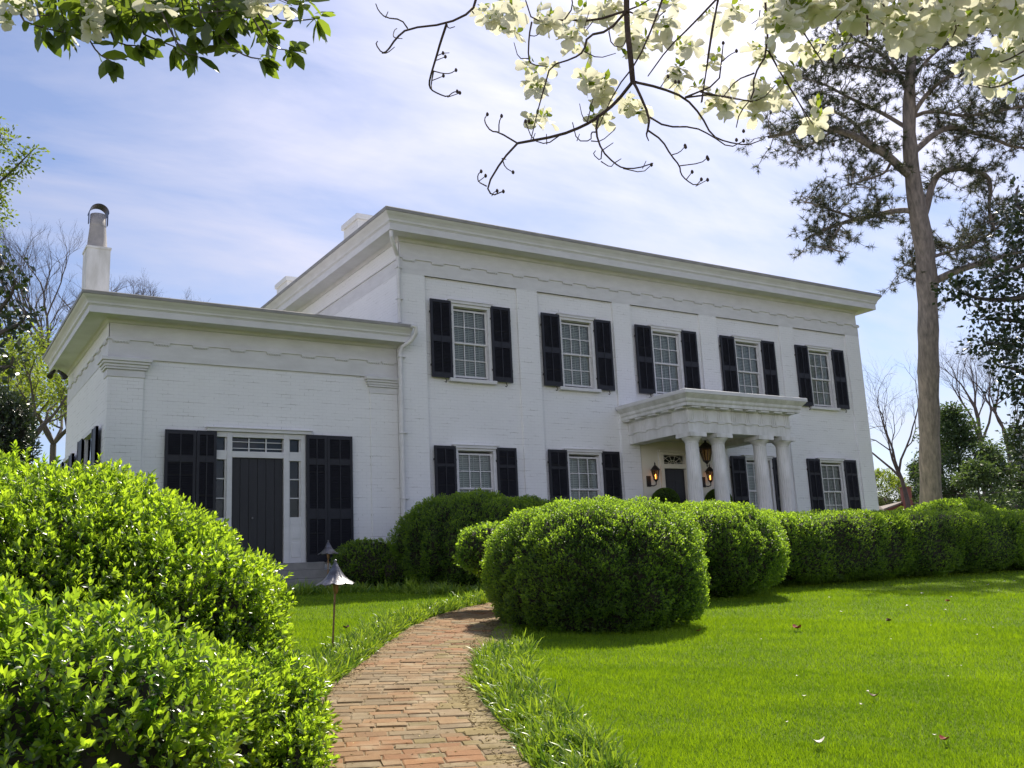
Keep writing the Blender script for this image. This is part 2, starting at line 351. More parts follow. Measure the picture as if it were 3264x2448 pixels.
def leaves(name, tpl, P, A, Nn, size, tone, mat, parent=None, width=1.0, smooth=False):
    """P base points, A leaf axes, Nn rough leaf normals"""
    T, Fc = tpl; n, k = len(P), len(T)
    A = unit(A); X = unit(np.cross(A, Nn)); Z = np.cross(X, A)
    sz = np.broadcast_to(np.asarray(size, float), (n,))[:, None, None]
    wv = np.broadcast_to(np.asarray(width, float), (n,))[:, None, None]
    V = P[:, None, :]+sz*(T[None, :, 0:1]*wv*X[:, None, :]+T[None, :, 1:2]*A[:, None, :]+T[None, :, 2:3]*Z[:, None, :])
    Ff = (Fc[None]+(np.arange(n)*k)[:, None, None]).reshape(-1, 3)
    return np_mesh(name, V.reshape(-1, 3), Ff, mat, parent, np.repeat(tone, k), smooth)
def rdirs(n): return unit(rng.normal(size=(n, 3)))
class Wob:
    """cheap smooth noise: a sum of random sines"""
    def __init__(s, scale, seed, n=10):
        r = np.random.default_rng(seed); s.k = r.normal(size=(n, 3))*2*math.pi/scale/1.7; s.p = r.uniform(0, 6.28, n)
    def __call__(s, P): return np.sin(P@s.k.T+s.p).mean(1)*2.0
def ground(x, y):
    """lawn height: a steady rise from the camera up to the house"""
    x = np.asarray(x, float); y = np.asarray(y, float)
    z = -2.02+0.075*(y+20.32)
    z = np.where(y > -2.2, -0.661+0.048*np.clip(y+2.2, 0, 1.5), z)
    return np.where(y < -34, -2.02+0.075*(-34+20.32), z)

# ------------------------------------------------------------------ ground
gx = np.concatenate([[-600, -200, -80], np.arange(-30, 40.1, 2.0), [80, 200, 600]])
gy = np.concatenate([[-600, -120, -50, -34], np.arange(-30, -2.1, 1.0), [-2.2, -1.6, -1.0, -0.7, 6, 30, 100, 300, 900]])
GX, GY = np.meshgrid(gx, gy); gv = np.stack([GX, GY, ground(GX, GY)], -1).reshape(-1, 3)
nx_, ny_ = len(gx), len(gy)
ii = (np.arange(ny_-1)[:, None]*nx_+np.arange(nx_-1)[None]).ravel()
tag(np_mesh('lawn', gv, np.stack([ii, ii+1, ii+1+nx_, ii+nx_], -1), M['lawn']), kind='structure')

def resample(pts, step):
    pts = np.array(pts, float); d = np.r_[0, np.cumsum(np.linalg.norm(np.diff(pts, axis=0), axis=1))]
    s = np.arange(0, d[-1], step)
    return np.stack([np.interp(s, d, pts[:, i]) for i in range(pts.shape[1])], -1)
def smooth_line(pts, it=3):
    pts = np.array(pts, float)
    for _ in range(it):
        q = np.empty((2*len(pts)-2, pts.shape[1])); q[0::2] = .75*pts[:-1]+.25*pts[1:]; q[1::2] = .25*pts[:-1]+.75*pts[1:]
        pts = np.vstack([pts[:1], q, pts[-1:]])
    return pts
PL = smooth_line([(-9.3, -17.2), (-8.35, -15.4), (-7.55, -13.75), (-6.95, -12.5), (-6.30, -11.65), (-5.52, -10.5), (-4.75, -9.4), (-4.05, -8.45), (-3.1, -7.4), (-2.46, -6.85), (-1.6, -6.2), (0.0, -5.4), (2.0, -4.8)])
PR = smooth_line([(-7.7, -17.6), (-6.75, -15.4), (-6.15, -13.95), (-5.75, -13.0), (-5.50, -12.45), (-5.05, -11.75), (-4.60, -11.05), (-3.93, -10.1), (-3.25, -9.1), (-2.45, -8.2), (-1.6, -7.4), (-.8, -6.9), (0.6, -6.2), (2.4, -5.7)])
ns = 240
def by_len(p, n):
    d = np.r_[0, np.cumsum(np.linalg.norm(np.diff(p, axis=0), axis=1))]; s = np.linspace(0, d[-1], n)
    return np.stack([np.interp(s, d, p[:, i]) for i in range(2)], -1)
PL, PR = by_len(PL, ns), by_len(PR, ns)
bedL = PL+(PL-PR)*0.10; bedR = PR+(PR-PL)*0.30
bv = np.empty((ns, 2, 3)); bv[:, 0, :2] = bedL; bv[:, 1, :2] = bedR; bv[:, :, 2] = ground(bv[:, :, 0], bv[:, :, 1])+0.016
j = np.arange(ns-1)*2
tag(np_mesh('path_bed', bv.reshape(-1, 3), np.stack([j, j+1, j+3, j+2], -1), M['bed']), kind='structure')
# bricks laid in courses across the path, each with its own tilt, height and colour
mid = (PL+PR)/2; cd = np.r_[0, np.cumsum(np.linalg.norm(np.diff(mid, axis=0), axis=1))]
def brick_path():
    V = []; Fq = []; H = []
    pal = [(0.43, 0.225, 0.105), (0.45, 0.24, 0.11), (0.43, 0.26, 0.13), (0.42, 0.28, 0.145), (0.41, 0.285, 0.155), (0.37, 0.275, 0.16), (0.335, 0.265, 0.165)]
    s = 0.05; row = 0
    while s < cd[-1]-0.2:
        pitch = 0.132+random.uniform(-.012, .012)
        l = np.array([np.interp(s+pitch/2, cd, PL[:, i]) for i in (0, 1)]); r = np.array([np.interp(s+pitch/2, cd, PR[:, i]) for i in (0, 1)])
        wd = np.linalg.norm(r-l); ax = (r-l)/wd; ay = np.array([-ax[1], ax[0]])
        u = -random.uniform(0, .1)-(0.1 if row % 2 else 0.0)
        bend = random.uniform(-.012, .012); ph = random.uniform(0, 6)
        while u < wd:
            bl = random.choice([0.23, 0.24, 0.23, 0.22, 0.13, 0.17, 0.26])
            u0, u1 = max(u, -.04), min(u+bl-0.007, wd+.06)
            if u1-u0 > 0.04:
                c = l+ax*(u0+u1)/2+ay*(bend*math.sin(3*u+ph)+random.uniform(-.006, .006))
                a = random.gauss(0, .035); ca, sa = math.cos(a), math.sin(a)
                hx, hy = (u1-u0)/2, pitch/2-random.uniform(0.001, .006)
                z0 = float(ground(c[0], c[1])); top = 0.024+random.gauss(0, .0026); tx, ty = random.gauss(0, .008), random.gauss(0, .014)
                o = len(V); e = 0.007
                for (mx, my, zz) in ((1, 1, -.03), (1, 1, top-e), (1-e/hx*1.2, 1-e/hy*1.2, top)):
                    for sx, sy in ((-1, -1), (1, -1), (1, 1), (-1, 1)):
                        lx, ly = sx*hx*mx, sy*hy*my
                        if zz > -.02: lx += random.uniform(-.004, .004); ly += random.uniform(-.004, .004)
                        q = c+ax*(lx*ca-ly*sa)+ay*(lx*sa+ly*ca)
                        V.append((q[0], q[1], z0+(q-c)@np.array([0, 1])*0.075+zz+(lx*tx+ly*ty if zz > -.02 else 0)))
                for t in (0, 4):
                    for kk in range(4): Fq.append((o+t+kk, o+t+(kk+1) % 4, o+t+4+(kk+1) % 4, o+t+4+kk))
                Fq.append((o+8, o+9, o+10, o+11))
                side = (u0+u1)/2/wd
                pv = .5+.5*math.sin(c[0]*2.1+1.3*math.sin(c[1]*1.7))*math.cos(c[1]*1.3+.8*math.sin(c[0]*2.3)); col = np.array(pal[min(6, max(0, int(pv*5+random.uniform(0, 2))))])
                if random.random() < max(0, side-.55)*1.9: col = np.array((0.37, 0.295, 0.125))*random.uniform(.8, 1.1)   # moss at the lawn side
                elif random.random() < (0.35 if side > .7 or side < .15 else .12): col = np.array((0.355, 0.275, 0.165))
                H += [col*np.array((1.0, .93, .82))*random.uniform(.46, .66)]*12
            u += bl
        s += pitch; row += 1
    me = bpy.data.meshes.new('path'); me.from_pydata(V, [], Fq)
    a = me.color_attributes.new('hue', 'FLOAT_COLOR', 'POINT'); a.data.foreach_set('color', np.c_[np.array(H), np.ones(len(H))].astype(np.float32).ravel())
    me.update(); tag(link('path', me, M['pathbrick']), kind='structure')
brick_path()
def in_path(P, m=0.0):
    """true where a plan point lies on the path (m metres wider each side)"""
    out = np.zeros(len(P), bool)
    for i in range(0, len(P), 20000):
        q = P[i:i+20000]; d = np.linalg.norm(q[:, None]-mid[None, ::2], axis=2); k = d.argmin(1)*2
        ax = PR[k]-PL[k]; w_ = np.linalg.norm(ax, axis=1); u = ((q-PL[k])*ax).sum(1)/w_
        out[i:i+20000] = (u > -m) & (u < w_+m) & (d.min(1) < 1.2)
    return out
def frustum(P, m=0.06):
    d = P-CAM; z = d@_F; return (z > .3) & (np.abs(d@_R2/z) < 1632/FPX+m) & (np.abs(d@_U2/z) < 1224/FPX+m)
# mown grass, thinning with distance
def mown_grass():
    Pp = []
    for (d0, d1, n) in ((4.4, 7, 150000), (7, 10, 170000), (10, 14.5, 190000), (14.5, 20, 150000), (20, 27, 70000)):
        n = int(n*1.28); a = YAW+rng.uniform(-.80, .80, n); r = np.sqrt(rng.uniform(d0**2, d1**2, n))
        q = np.stack([CAM[0]+r*np.sin(a), CAM[1]+r*np.cos(a)], -1)
        Pp.append(np.c_[q, r])
    q = np.vstack(Pp); keep = ~in_path(q[:, :2], .06) & (q[:, 1] < -1.3); q = q[keep]
    P = np.c_[q[:, :2], ground(q[:, 0], q[:, 1])]; keep = frustum(P, .30); P = P[keep]; r = q[keep, 2]
    wv = Wob(0.35, 3)(P); wl = Wob(2.2, 4)(P)
    n = len(P); A = np.c_[rng.normal(0, .42, (n, 2)), np.ones(n)]
    h = (0.042+0.010*wv+0.006*wl)*rng.uniform(.6, 1.35, n)*np.clip(.9+r*.014, 1, 1.3)
    mow = np.sin((P[:, 0]*.55+P[:, 1]*.83+.35*np.sin(P[:, 0]*.3))*2*math.pi/1.05)
    tone = np.clip(.50+.20*wl+.22*wv+.07*mow+rng.normal(0, .18, n), 0, 1)
    P[:, 2] -= .004
    return leaves('grass', NEEDLE, P, A, rng.normal(size=(n, 3)), h, tone, M['grass'], width=(0.0042+0.00035*r)/h)
tag(mown_grass(), kind='stuff')
# strappy border clumps along the path
BLADE = (np.array([(-.5, 0, 0), (.5, 0, 0), (.5, .45, .02), (-.5, .45, .02), (.42, .8, -.08), (-.42, .8, -.08), (0, 1.0, -.28)]),
         np.array([(0, 1, 2), (0, 2, 3), (3, 2, 4), (3, 4, 5), (5, 4, 6)]))
def border(name, line, width, side, n, h0, wd=.009):
    line = np.array(line, float); d = np.r_[0, np.cumsum(np.linalg.norm(np.diff(line, axis=0), axis=1))]
    nc = int(n); s = rng.uniform(0, d[-1], nc); k = np.clip(np.searchsorted(d, s)-1, 0, len(line)-2)
    t = (s-d[k])/(d[k+1]-d[k]); c = line[k]+(line[k+1]-line[k])*t[:, None]
    tg = unit(line[k+1]-line[k]); nm = np.stack([-tg[:, 1], tg[:, 0]], -1)*side
    off = .08+rng.uniform(0.02, 1, nc)*width; c = c+nm*off[:, None]
    P0 = np.c_[c, np.zeros(nc)]; lump = Wob(.5, 11)(P0)
    kk = 9; cc = np.repeat(c, kk, 0)+rng.normal(0, .022, (nc*kk, 2)); nn = nc*kk
    P = np.c_[cc, ground(cc[:, 0], cc[:, 1])-.005]
    A = np.c_[rng.normal(0, .55, (nn, 2))-.22*np.repeat(nm, kk, 0), np.ones(nn)]
    out = A.copy(); out[:, 2] = .15
    hh = h0*(1+.30*np.repeat(lump, kk))*np.repeat(rng.uniform(.55, 1.25, nc), kk)*rng.uniform(.6, 1.2, nn)
    tone = np.clip(.50+.2*np.repeat(lump, kk)+np.repeat(rng.normal(0, .2, nc), kk)+rng.normal(0, .25, nn), 0, 1)
    # leaf normal faces up and out so that the blade arches outward
    return tag(leaves(name, BLADE, P, A, np.c_[out[:, :2]*.6, np.full(nn, .8)]+rng.normal(0, .2, (nn, 3)), hh, tone, M['liriope'], width=wd/hh), kind='stuff')
border('border_grass', PL[62:200], .46, 1, 1400, .18, .014)
border('border_grass', PR[2:112], .50, -1, 1300, .18, .013)
border('border_grass', [(-4.6, -2.4), (-2.3, -3.05), (-1.5, -4.1), (-.6, -4.7), (.5, -5.0)], .7, 1, 420, .21, .014)
# dry straw, moss and leaf litter along the path edges
def litter():
    n = 5200; i = rng.integers(2, 200, n); right = rng.random(n) < .62
    u = np.where(right, 1.0+np.abs(rng.normal(0, .085, n))-.10, -np.abs(rng.normal(0, .05, n))+.05); mid_ = rng.random(n) < .22; u = np.where(mid_, rng.random(n), u)
    c = PL[i]+(PR[i]-PL[i])*u[:, None]+rng.normal(0, .02, (n, 2)); P = np.c_[c, ground(c[:, 0], c[:, 1])+.026]
    A = np.c_[rng.normal(size=(n, 2)), rng.normal(0, .12, n)]
    return leaves('leaf_litter', LEAF_MID, P, A, np.c_[rng.normal(0, .3, (n, 2)), np.ones(n)], rng.uniform(.012, .045, n), rng.random(n), leafmat('dry_litter', (0.46, 0.38, 0.17), (0.16, 0.10, 0.05), .1, .8, .2, (1, 1, 1)), width=rng.uniform(.25, .8, n))
tag(litter(), kind='stuff')
# fallen petals and leaves on the lawn
def petal(name, p, size, mat, curl, rot):
    mb = MB(); n = 6; vs = []
    for i in range(n+1):
        t = i/n; wd = math.sin(math.pi*min(t*.93+.05, 1))**.8*.42
        for jx in (-1, 0, 1):
            x, y = jx*wd*size, (t-.5)*size; z = curl*size*((t-.5)**2*1.6+.35*jx*jx*wd)+.02
            vs.append((p[0]+x*math.cos(rot)-y*math.sin(rot), p[1]+x*math.sin(rot)+y*math.cos(rot), p[2]+z+.02))
    fs = [(i*3+k_, i*3+k_+1, i*3+k_+4, i*3+k_+3) for i in range(n) for k_ in (0, 1)]
    mb.add(vs, fs); o = mb.build(name, mat, smooth=True)
    o.location = (0, 0, 0); return o
def on_lawn(x, y):
    """crop coordinates of the lawn detail -> the point on the lawn"""
    px, py = (2400+x*.5714)/1.47559, (1500+y*.5714)/1.47559
    r = at(px, py, 1)-CAM; t = (CAM[2]+2.02)/(.075*r[1]-r[2]); return CAM+r*t
for (x, y) in ((965, 642), (1238, 632), (1410, 630), (1460, 627), (1310, 650), (1375, 682), (948, 698), (1105, 720), (867, 768), (498, 803), (1072, 793), (995, 880), (1180, 848), (45, 960), (1250, 935), (640, 1260), (250, 1170), (1345, 893), (430, 720), (770, 960), (1165, 1110), (1090, 1172), (290, 1285), (610, 1335), (1018, 1510), (190, 1435)):
    p = on_lawn(x, y); d = np.linalg.norm(p-CAM)
    tag(petal('fallen_petal', p, (.030 if y > 850 else .06)*random.uniform(.8, 1.3), M['petal'], random.uniform(.3, .9), random.uniform(0, 6)),
        'small pale blossom petal fallen on the lawn to the right of the round hedge', 'petal', 'pale petals scattered over the lawn')
tag(petal('fallen_petal', on_lawn(370, 1560), .085, M['petal'], 1.2, .9), 'large curled white petal on the near lawn at the bottom edge', 'petal', 'pale petals scattered over the lawn')
for (x, y, s, mt, lab) in ((250, 900, .13, 'redleaf', 'large glossy red fallen leaf, the biggest on the open lawn'), (760, 858, .10, 'brownleaf', 'dark brown fallen leaf right of the large red leaf on the lawn'),
                           (680, 1290, .085, 'brownleaf', 'reddish brown fallen leaf in the middle of the near lawn'), (1075, 1540, .07, 'redleaf', 'small red leaf near the bottom right of the lawn'),
                           (1090, 745, .09, 'redleaf', 'orange red leaf on the shaded lawn in front of the long hedge')):
    tag(petal('fallen_leaf', on_lawn(x, y), s, M[mt], 1.0, random.uniform(0, 6)), lab, 'leaf', 'coloured leaves fallen on the lawn')
tag(petal('fallen_leaf', np.array([-1.35, -11.05, ground(0, -11.05)]), .09, M['redleaf'], 1.0, 1.0), 'small red leaf on the lawn just in front of the round hedge', 'leaf', 'coloured leaves fallen on the lawn')
tag(petal('fallen_leaf', np.array([-4.9, -8.2, ground(0, -8.2)]), .10, M['brownleaf'], 1.0, 2.0), 'brown leaf on the small lawn between the path light and the brick path', 'leaf', 'coloured leaves fallen on the lawn')

# ------------------------------------------------------------------ the house
house = empty('house', (8.6, 5.0, -0.6), 'white painted brick house, two storey main block with columned porch and lower wing', 'house')
X1, DEP = 17.25, 14.0
WX, WY, WD = -6.57, 0.26, 6.05
def holed_wall(mb, x0, x1, z0, z1, y, holes, rev):
    xs = sorted({x0, x1, *[h[0] for h in holes], *[h[1] for h in holes]}); zs = sorted({z0, z1, *[h[2] for h in holes], *[h[3] for h in holes]})
    for a, b in zip(xs, xs[1:]):
        for c, d in zip(zs, zs[1:]):
            if any(h[0] <= a and b <= h[1] and h[2] <= c and d <= h[3] for h in holes): continue
            mb.add([(a, y, c), (b, y, c), (b, y, d), (a, y, d)], [(0, 1, 2, 3)])
    for (a, b, c, d) in holes:
        mb.add([(a, y, c), (b, y, c), (b, y, d), (a, y, d), (a, y+rev, c), (b, y+rev, c), (b, y+rev, d), (a, y+rev, d)],
               [(0, 4, 5, 1), (1, 5, 6, 2), (2, 6, 7, 3), (3, 7, 4, 0)])
WC = [1.96, 5.29, 8.51, 11.83, 15.13]
UW = dict(top=6.341, bot=4.349, sash_t=6.17, sash_b=4.42, n=3)
LW = dict(top=2.655, bot=0.55, sash_t=2.50, sash_b=0.76, n=3)
DX0, DX1, DZ = 8.07, 8.87, 2.24           # front door leaf
yw = 0.065                                  # recessed wall plane between the pilasters
mb = MB(); holes = [(c-.55, c+.55, d['sash_b']-.06, d['sash_t']+.05) for c in WC for d in ((UW, LW) if c != 8.51 else (UW,))]
holes.append((DX0-.12, DX1+.12, -.12, 2.72))
holed_wall(mb, 0, X1, -.7, 6.93, yw, holes, .30)
mb.add([(0, yw, -.7), (0, DEP, -.7), (0, DEP, 7.82), (0, yw, 7.82)], [(0, 3, 2, 1)][:0]+[(1, 0, 3, 2)])
mb.add([(X1, yw, -.7), (X1, DEP, -.7), (X1, DEP, 7.82), (X1, yw, 7.82)], [(0, 1, 2, 3)])
mb.add([(0, DEP, -.7), (X1, DEP, -.7), (X1, DEP, 7.82), (0, DEP, 7.82)], [(1, 0, 3, 2)])
mb.build('main_wall', M['brick_white'], house)
for a, b in ((0.0, .68), (3.40, 4.05), (6.60, 7.245), (9.905, 10.60), (13.35, 14.0), (16.574, X1)):
    MB().box(a-.004 if a == 0 else a, b+(.004 if b == X1 else 0), 0, yw+.03, -.7, 6.926).build('pilaster', M['brick_white'], house, bevel=.006)
sweep([(-.002, 0), (X1+.002, 0), (X1+.002, DEP), (-.002, DEP)], True, [(0, 6.924), (.002, 6.924), (.002, 7.30), (.035, 7.30), (.035, 7.332), (-.02, 7.336), (-.02, 7.84)], M['white'], 'entablature', house)
def guttae(x, wd, y, z):
    mb = MB()
    mb.box(x, x+wd, y-.035, y, z-.04, z-.002)
    for k in range(6): 
        cx = x+(k+.5)*wd/6; mb.box(cx-.016, cx+.016, y-.03, y-.002, z-.065, z-.0405)
    mb.build('gutta_block', M['white'], house)
for k in range(22): guttae(.07+k*.805, .34, -.002, 7.30)
def cornice(path, zt, name, ov, hgt, closed=True):
    f = hgt/.5
    z = lambda q: zt+q*f
    sweep(path, closed, [(-.02, z(-.60)), (.03, z(-.58)), (.05, z(-.53)), (.085, z(-.50)), (ov-.18, z(-.50)), (ov-.18, z(-.515)), (ov-.165, z(-.515)), (ov-.165, z(-.335)), (ov-.15, z(-.33)), (ov-.15, z(-.315)),
        (ov-.13, z(-.30)), (ov-.12, z(-.25)), (ov-.085, z(-.19)), (ov-.04, z(-.14)), (ov-.018, z(-.105)), (ov-.018, z(-.095))], M['white'], name, house)
    sweep(path, closed, [(ov-.03, z(-.096)), (ov, z(-.096)), (ov+.006, z(-.02)), (ov-.005, z(0)), (ov-.30, z(.02))], M['edge'], 'gutter', house)
cornice([(0, 0), (X1, 0), (X1, DEP), (0, DEP)], 8.323, 'cornice', .64, .5)
mb = MB(); o_ = .36
mb.add([(-o_, -o_, 8.33), (X1+o_, -o_, 8.33), (X1+o_, DEP+o_, 8.33), (-o_, DEP+o_, 8.33), (4.5, DEP/2, 8.75), (X1-4.5, DEP/2, 8.75)],
       [(0, 1, 5, 4), (1, 2, 5), (2, 3, 4, 5), (3, 0, 4)])
mb.build('roof', M['roofmetal'], house)
for (x0, x1, y0, y1, zt) in ((.95, 2.5, 4.7, 5.8, 10.28), (.95, 2.5, 11.0, 12.1, 10.18)):
    c = MB().box(x0, x1, y0, y1, 7.9, zt-.16).box(x0-.06, x1+.06, y0-.06, y1+.06, zt-.157, zt).build('chimney', M['brick_white'], house)
# wing
WPX = [WX, WX+.71]
mb = MB(); wholes = [(-4.40, -2.35, -.03, 2.80)]
holed_wall(mb, WX, 0, -.75, 4.30, WY+.04, wholes, .25)
mb.add([(WX, WY+.04, -.75), (WX, WD, -.75), (WX, WD, 5.1), (WX, WY+.04, 5.1)], [(1, 0, 3, 2)])
mb.add([(WX, WD, -.75), (0, WD, -.75), (0, WD, 5.1), (WX, WD, 5.1)], [(1, 0, 3, 2)])
mb.build('wing_wall', M['brick_white'], house)
for a, b in ((WX, WX+.71), (-.73, -.012)):
    px0, px1 = a-(.003 if a == WX else 0), b
    p = MB().box(px0, px1, WY, WY+.30, -.75, 3.90).build('pilaster', M['brick_white'], house, bevel=.006)
    mb = MB(); l = .0 if a == WX else 1
    for (e, z0, z1) in ((.02, 3.895, 4.05), (.055, 4.05, 4.10), (.075, 4.10, 4.16), (.11, 4.16, 4.215), (.14, 4.215, 4.295)):
        mb.box(a-e, (b+e if a == WX else b), WY-e, WY+.36+e, z0, z1-.002)
    mb.build('capital', M['white'], p, bevel=.008)
sweep([(-.004, 1.5), (WX-.004, 1.5)][:0]+[(WX-.004, WD), (WX-.004, WY), (-.012, WY)], False, [(0, 4.297), (.004, 4.297), (.004, 4.685), (.035, 4.685), (.035, 4.715), (-.02, 4.719), (-.02, 5.17)], M['white'], 'entablature', house)
for k in range(8): guttae(WX+.06+k*.815, .34, WY-.004, 4.685)
guttae(-.42, .34, WY-.004, 4.685)
for k in range(7):
    mb = MB(); y = WY+.1+k*.815; mb.box(WX-.04, WX-.004, y, y+.34, 4.645, 4.683)
    for q in range(6): cy = y+(q+.5)*.34/6; mb.box(WX-.035, WX-.006, cy-.016, cy+.016, 4.62, 4.6445)
    mb.build('gutta_block', M['white'], house)
cornice([(WX, WD), (WX, WY), (.14, WY)], 5.514, 'cornice', .63, .40, False)
MB().add([(WX-.36, WY-.36, 5.52), (-.02, WY-.36, 5.52), (-.02, WD+.36, 5.60), (WX-.36, WD+.36, 5.60)], [(0, 1, 2, 3)]).build('roof', M['roofmetal'], house)
cst = MB().box(-6.42, -5.86, 4.9, 5.55, 5.4, 8.20).box(-6.44, -5.84, 4.88, 5.57, 8.203, 8.26).build('chimney', M['white_old'], house)
mb = MB(); cc = (-6.14, 5.22, 8.26); mb.lathe(cc, [(.255, 0), (.25, .02), (.20, .62), (.20, .63), (.205, .64), (.20, .66), (.195, .96)], 24); mb.build('flue_pipe', M['flue'], cst, smooth=True)
mb = MB()      # bent sheet hood over the flue
nh = 14
vs = []
for yy in (-.20, .20):
    for r in (.235, .225):
        for k in range(nh+1):
            a = math.pi*k/nh; vs.append((cc[0]-r*math.cos(a), cc[1]+yy, cc[2]+.98+r*math.sin(a)))
fs = []; q = nh+1
for k in range(nh):
    fs += [(k, k+1, 2*q+k+1, 2*q+k), (q+k+1, q+k, 3*q+k, 3*q+k+1), (k+1, k, q+k, q+k+1), (2*q+k, 2*q+k+1, 3*q+k+1, 3*q+k)]
mb.add(vs, fs)
for sx in (-1, 1): mb.box(cc[0]+sx*.228-.008, cc[0]+sx*.228+.008, cc[1]-.06, cc[1]+.06, cc[2]+.7, cc[2]+1.0)
mb.build('flue_hood', M['cap'], cst)

def copy_tree(o, dx, parent):
    c = o.copy(); COL.objects.link(c); c.location = Vector(o.location)+Vector(dx)      # keeps the house as its parent
    for ch in o.children:
        d = ch.copy(); COL.objects.link(d); d.parent = c; d.matrix_parent_inverse = ch.matrix_parent_inverse.copy()
    return c
def make_window(d, dark=False):
    """casing is the window itself; sashes, glass, blind and sill hang under it; local x centre 0"""
    t, b, st, sb = d['top'], d['bot'], d['sash_t'], d['sash_b']
    mb = MB()
    mb.box(-.60, -.50, -.012, .20, sb-.06, st+.06).box(.50, .60, -.012, .20, sb-.06, st+.06)
    mb.box(-.60, .60, -.014, .20, st+.055, t-.045).box(-.64, .64, -.05, .06, t-.043, t+.022).box(-.66, .66, -.065, .06, t+.024, t+.045)
    for s_ in (-1, 1):
        for zz in (t-.40, b+.32): pass
    win = mb.build('window', M['white'], house, bevel=.004)
    mb = MB().box(-.68, .68, -.07, .10, sb-.15, sb-.062); mb.build('sill', M['white'], win, bevel=.006)
    zm = (st+sb)/2
    for (z0, z1, y0) in ((zm-.02, st, .065), (sb, zm+.02, .105)):
        mb = MB(); e = .045
        mb.box(-.50, -.50+e, y0, y0+.035, z0, z1).box(.50-e, .50, y0, y0+.035, z0, z1)
        mb.box(-.50+e, .50-e, y0, y0+.035, z1-e, z1-.001).box(-.50+e, .50-e, y0, y0+.035, z0+.001, z0+e)
        gw = (1-2*e)/3
        for k in (1, 2): mb.box(-.5+e+gw*k-.011, -.5+e+gw*k+.011, y0+.004, y0+.031, z0+e, z1-e)
        zc_ = (z0+z1)/2; mb.box(-.5+e, .5-e, y0+.007, y0+.028, zc_-.011, zc_+.011)
        sash = mb.build('sash', M['white'], win)
        MB().add([(-.46, y0+.018, z0+.03), (.46, y0+.018, z0+.03), (.46, y0+.018, z1-.03), (-.46, y0+.018, z1-.03)], [(0, 1, 2, 3)]).build('pane', M['glass'], win)
    mb = MB(); z = st-.02; i = 0
    rs = random.Random(3)
    while z > sb+.03:
        til = .0195+rs.uniform(-.002, .001); mb.add([(-.48,   .158-.008, z-til), (.48, .158-.008, z-til+rs.uniform(-.002, .002)), (.48, .158+.008, z+til), (-.48, .158+.008, z+til)], [(0, 1, 2, 3)]); z -= .046
    for xx in (-.30, .0, .30): mb.box(xx-.012, xx+.012, .144, .147, sb, st)
    mb.build('blind', M['blind'], win)
    MB().add([(-.52, .34, sb-.05), (.52, .34, sb-.05), (.52, .34, st+.04), (-.52, .34, st+.04)], [(0, 1, 2, 3)]).build('dark_backing', M['dark'], win)  # dark sheet standing in for the unlit room
    return win
wu = make_window(UW); wl_ = make_window(LW)
for i, c in enumerate(WC):
    if i == 0: wu.location.x += c; wl_.location.x += c
    else:
        copy_tree(wu, (c-WC[0], 0, 0), house)
        if c != 8.51: copy_tree(wl_, (c-WC[0], 0, 0), house)
def shutter_mesh(wd, z0, z1, rails, y0=-.052, th=.045, x0=0.0, seed=0):
    """stiles, rails and tilted louvres"""
    mb = MB(); e = .062; rs = random.Random(seed)
    mb.box(x0, x0+e, y0, y0+th, z0, z1).box(x0+wd-e, x0+wd, y0, y0+th, z0, z1)
    for a, b in rails: mb.box(x0+e, x0+wd-e, y0+.002, y0+th-.002, a, b)
    mb.box(x0+wd/2-.012, x0+wd/2+.012, y0-.006, y0+.006, rails[0][1], rails[-1][0])
    for (a, b) in zip(rails, rails[1:]):
        z = a[1]+.012
        while z < b[0]-.02:
            q = .02 if rs.random() > .04 else rs.uniform(-.004, .01)
            mb.add([(x0+e, y0+.004, z), (x0+wd-e, y0+.004, z), (x0+wd-e, y0+.038, z+q+.012), (x0+e, y0+.038, z+q+.012),
                    (x0+e, y0+.004, z+.006), (x0+wd-e, y0+.004, z+.006), (x0+wd-e, y0+.038, z+q+.018), (x0+e, y0+.038, z+q+.018)],
                   [(0, 3, 2, 1), (4, 5, 6, 7), (0, 1, 5, 4), (2, 3, 7, 6)]); z += .036
    mb.box(x0+e, x0+wd-e, y0+.040, y0+.043, z0+.02, z1-.02)
    return mb
def dog(mb, x, z):
    mb.tube([(x, .0, z+.02), (x, -.055, z+.015), (x+.005, -.06, z-.03), (x+.03, -.06, z-.085), (x+.01, -.06, z-.12), (x-.03, -.06, z-.105)], .011, 5)
protos = {}
def shutters(d, key, rails):
    sp = None
    for i, c in enumerate(WC):
        if key == 'l' and c == 8.51: continue
        for s_ in (-1, 1):
            k = (key, (i*2+(s_ > 0)) % 3)
            if k not in protos:
                o = shutter_mesh(.585, d['bot'], d['top'], rails, seed=k[1]*7+3).build('shutter', M['black'], house)
                mbd = MB(); dog(mbd, .36, d['bot']); mbd.box(-.02, .03, -.03, .0, d['top']-.36, d['top']-.31).box(-.02, .03, -.03, .0, d['bot']+.28, d['bot']+.33)
                mbd.box(.555, .605, -.03, .0, d['top']-.36, d['top']-.31).box(.555, .605, -.03, .0, d['bot']+.28, d['bot']+.33)
                mbd.build('shutter_hook', M['iron'], o)
                protos[k] = o
            else:
                o = protos[k].copy(); COL.objects.link(o)
                for ch in protos[k].children:
                    e = ch.copy(); COL.objects.link(e); e.parent = o; e.matrix_parent_inverse = ch.matrix_parent_inverse.copy()
            o.location = (c-1.17 if s_ < 0 else c+.585, 0, 0)
t, b = UW['top'], UW['bot']; shutters(UW, 'u', [(b, b+.13), (t-1.09, t-.93), (t-.075, t)])
t, b = LW['top'], LW['bot']; shutters(LW, 'l', [(b, b+.14), (b+.80, b+.90), (t-.51, t-.44), (t-.075, t)])
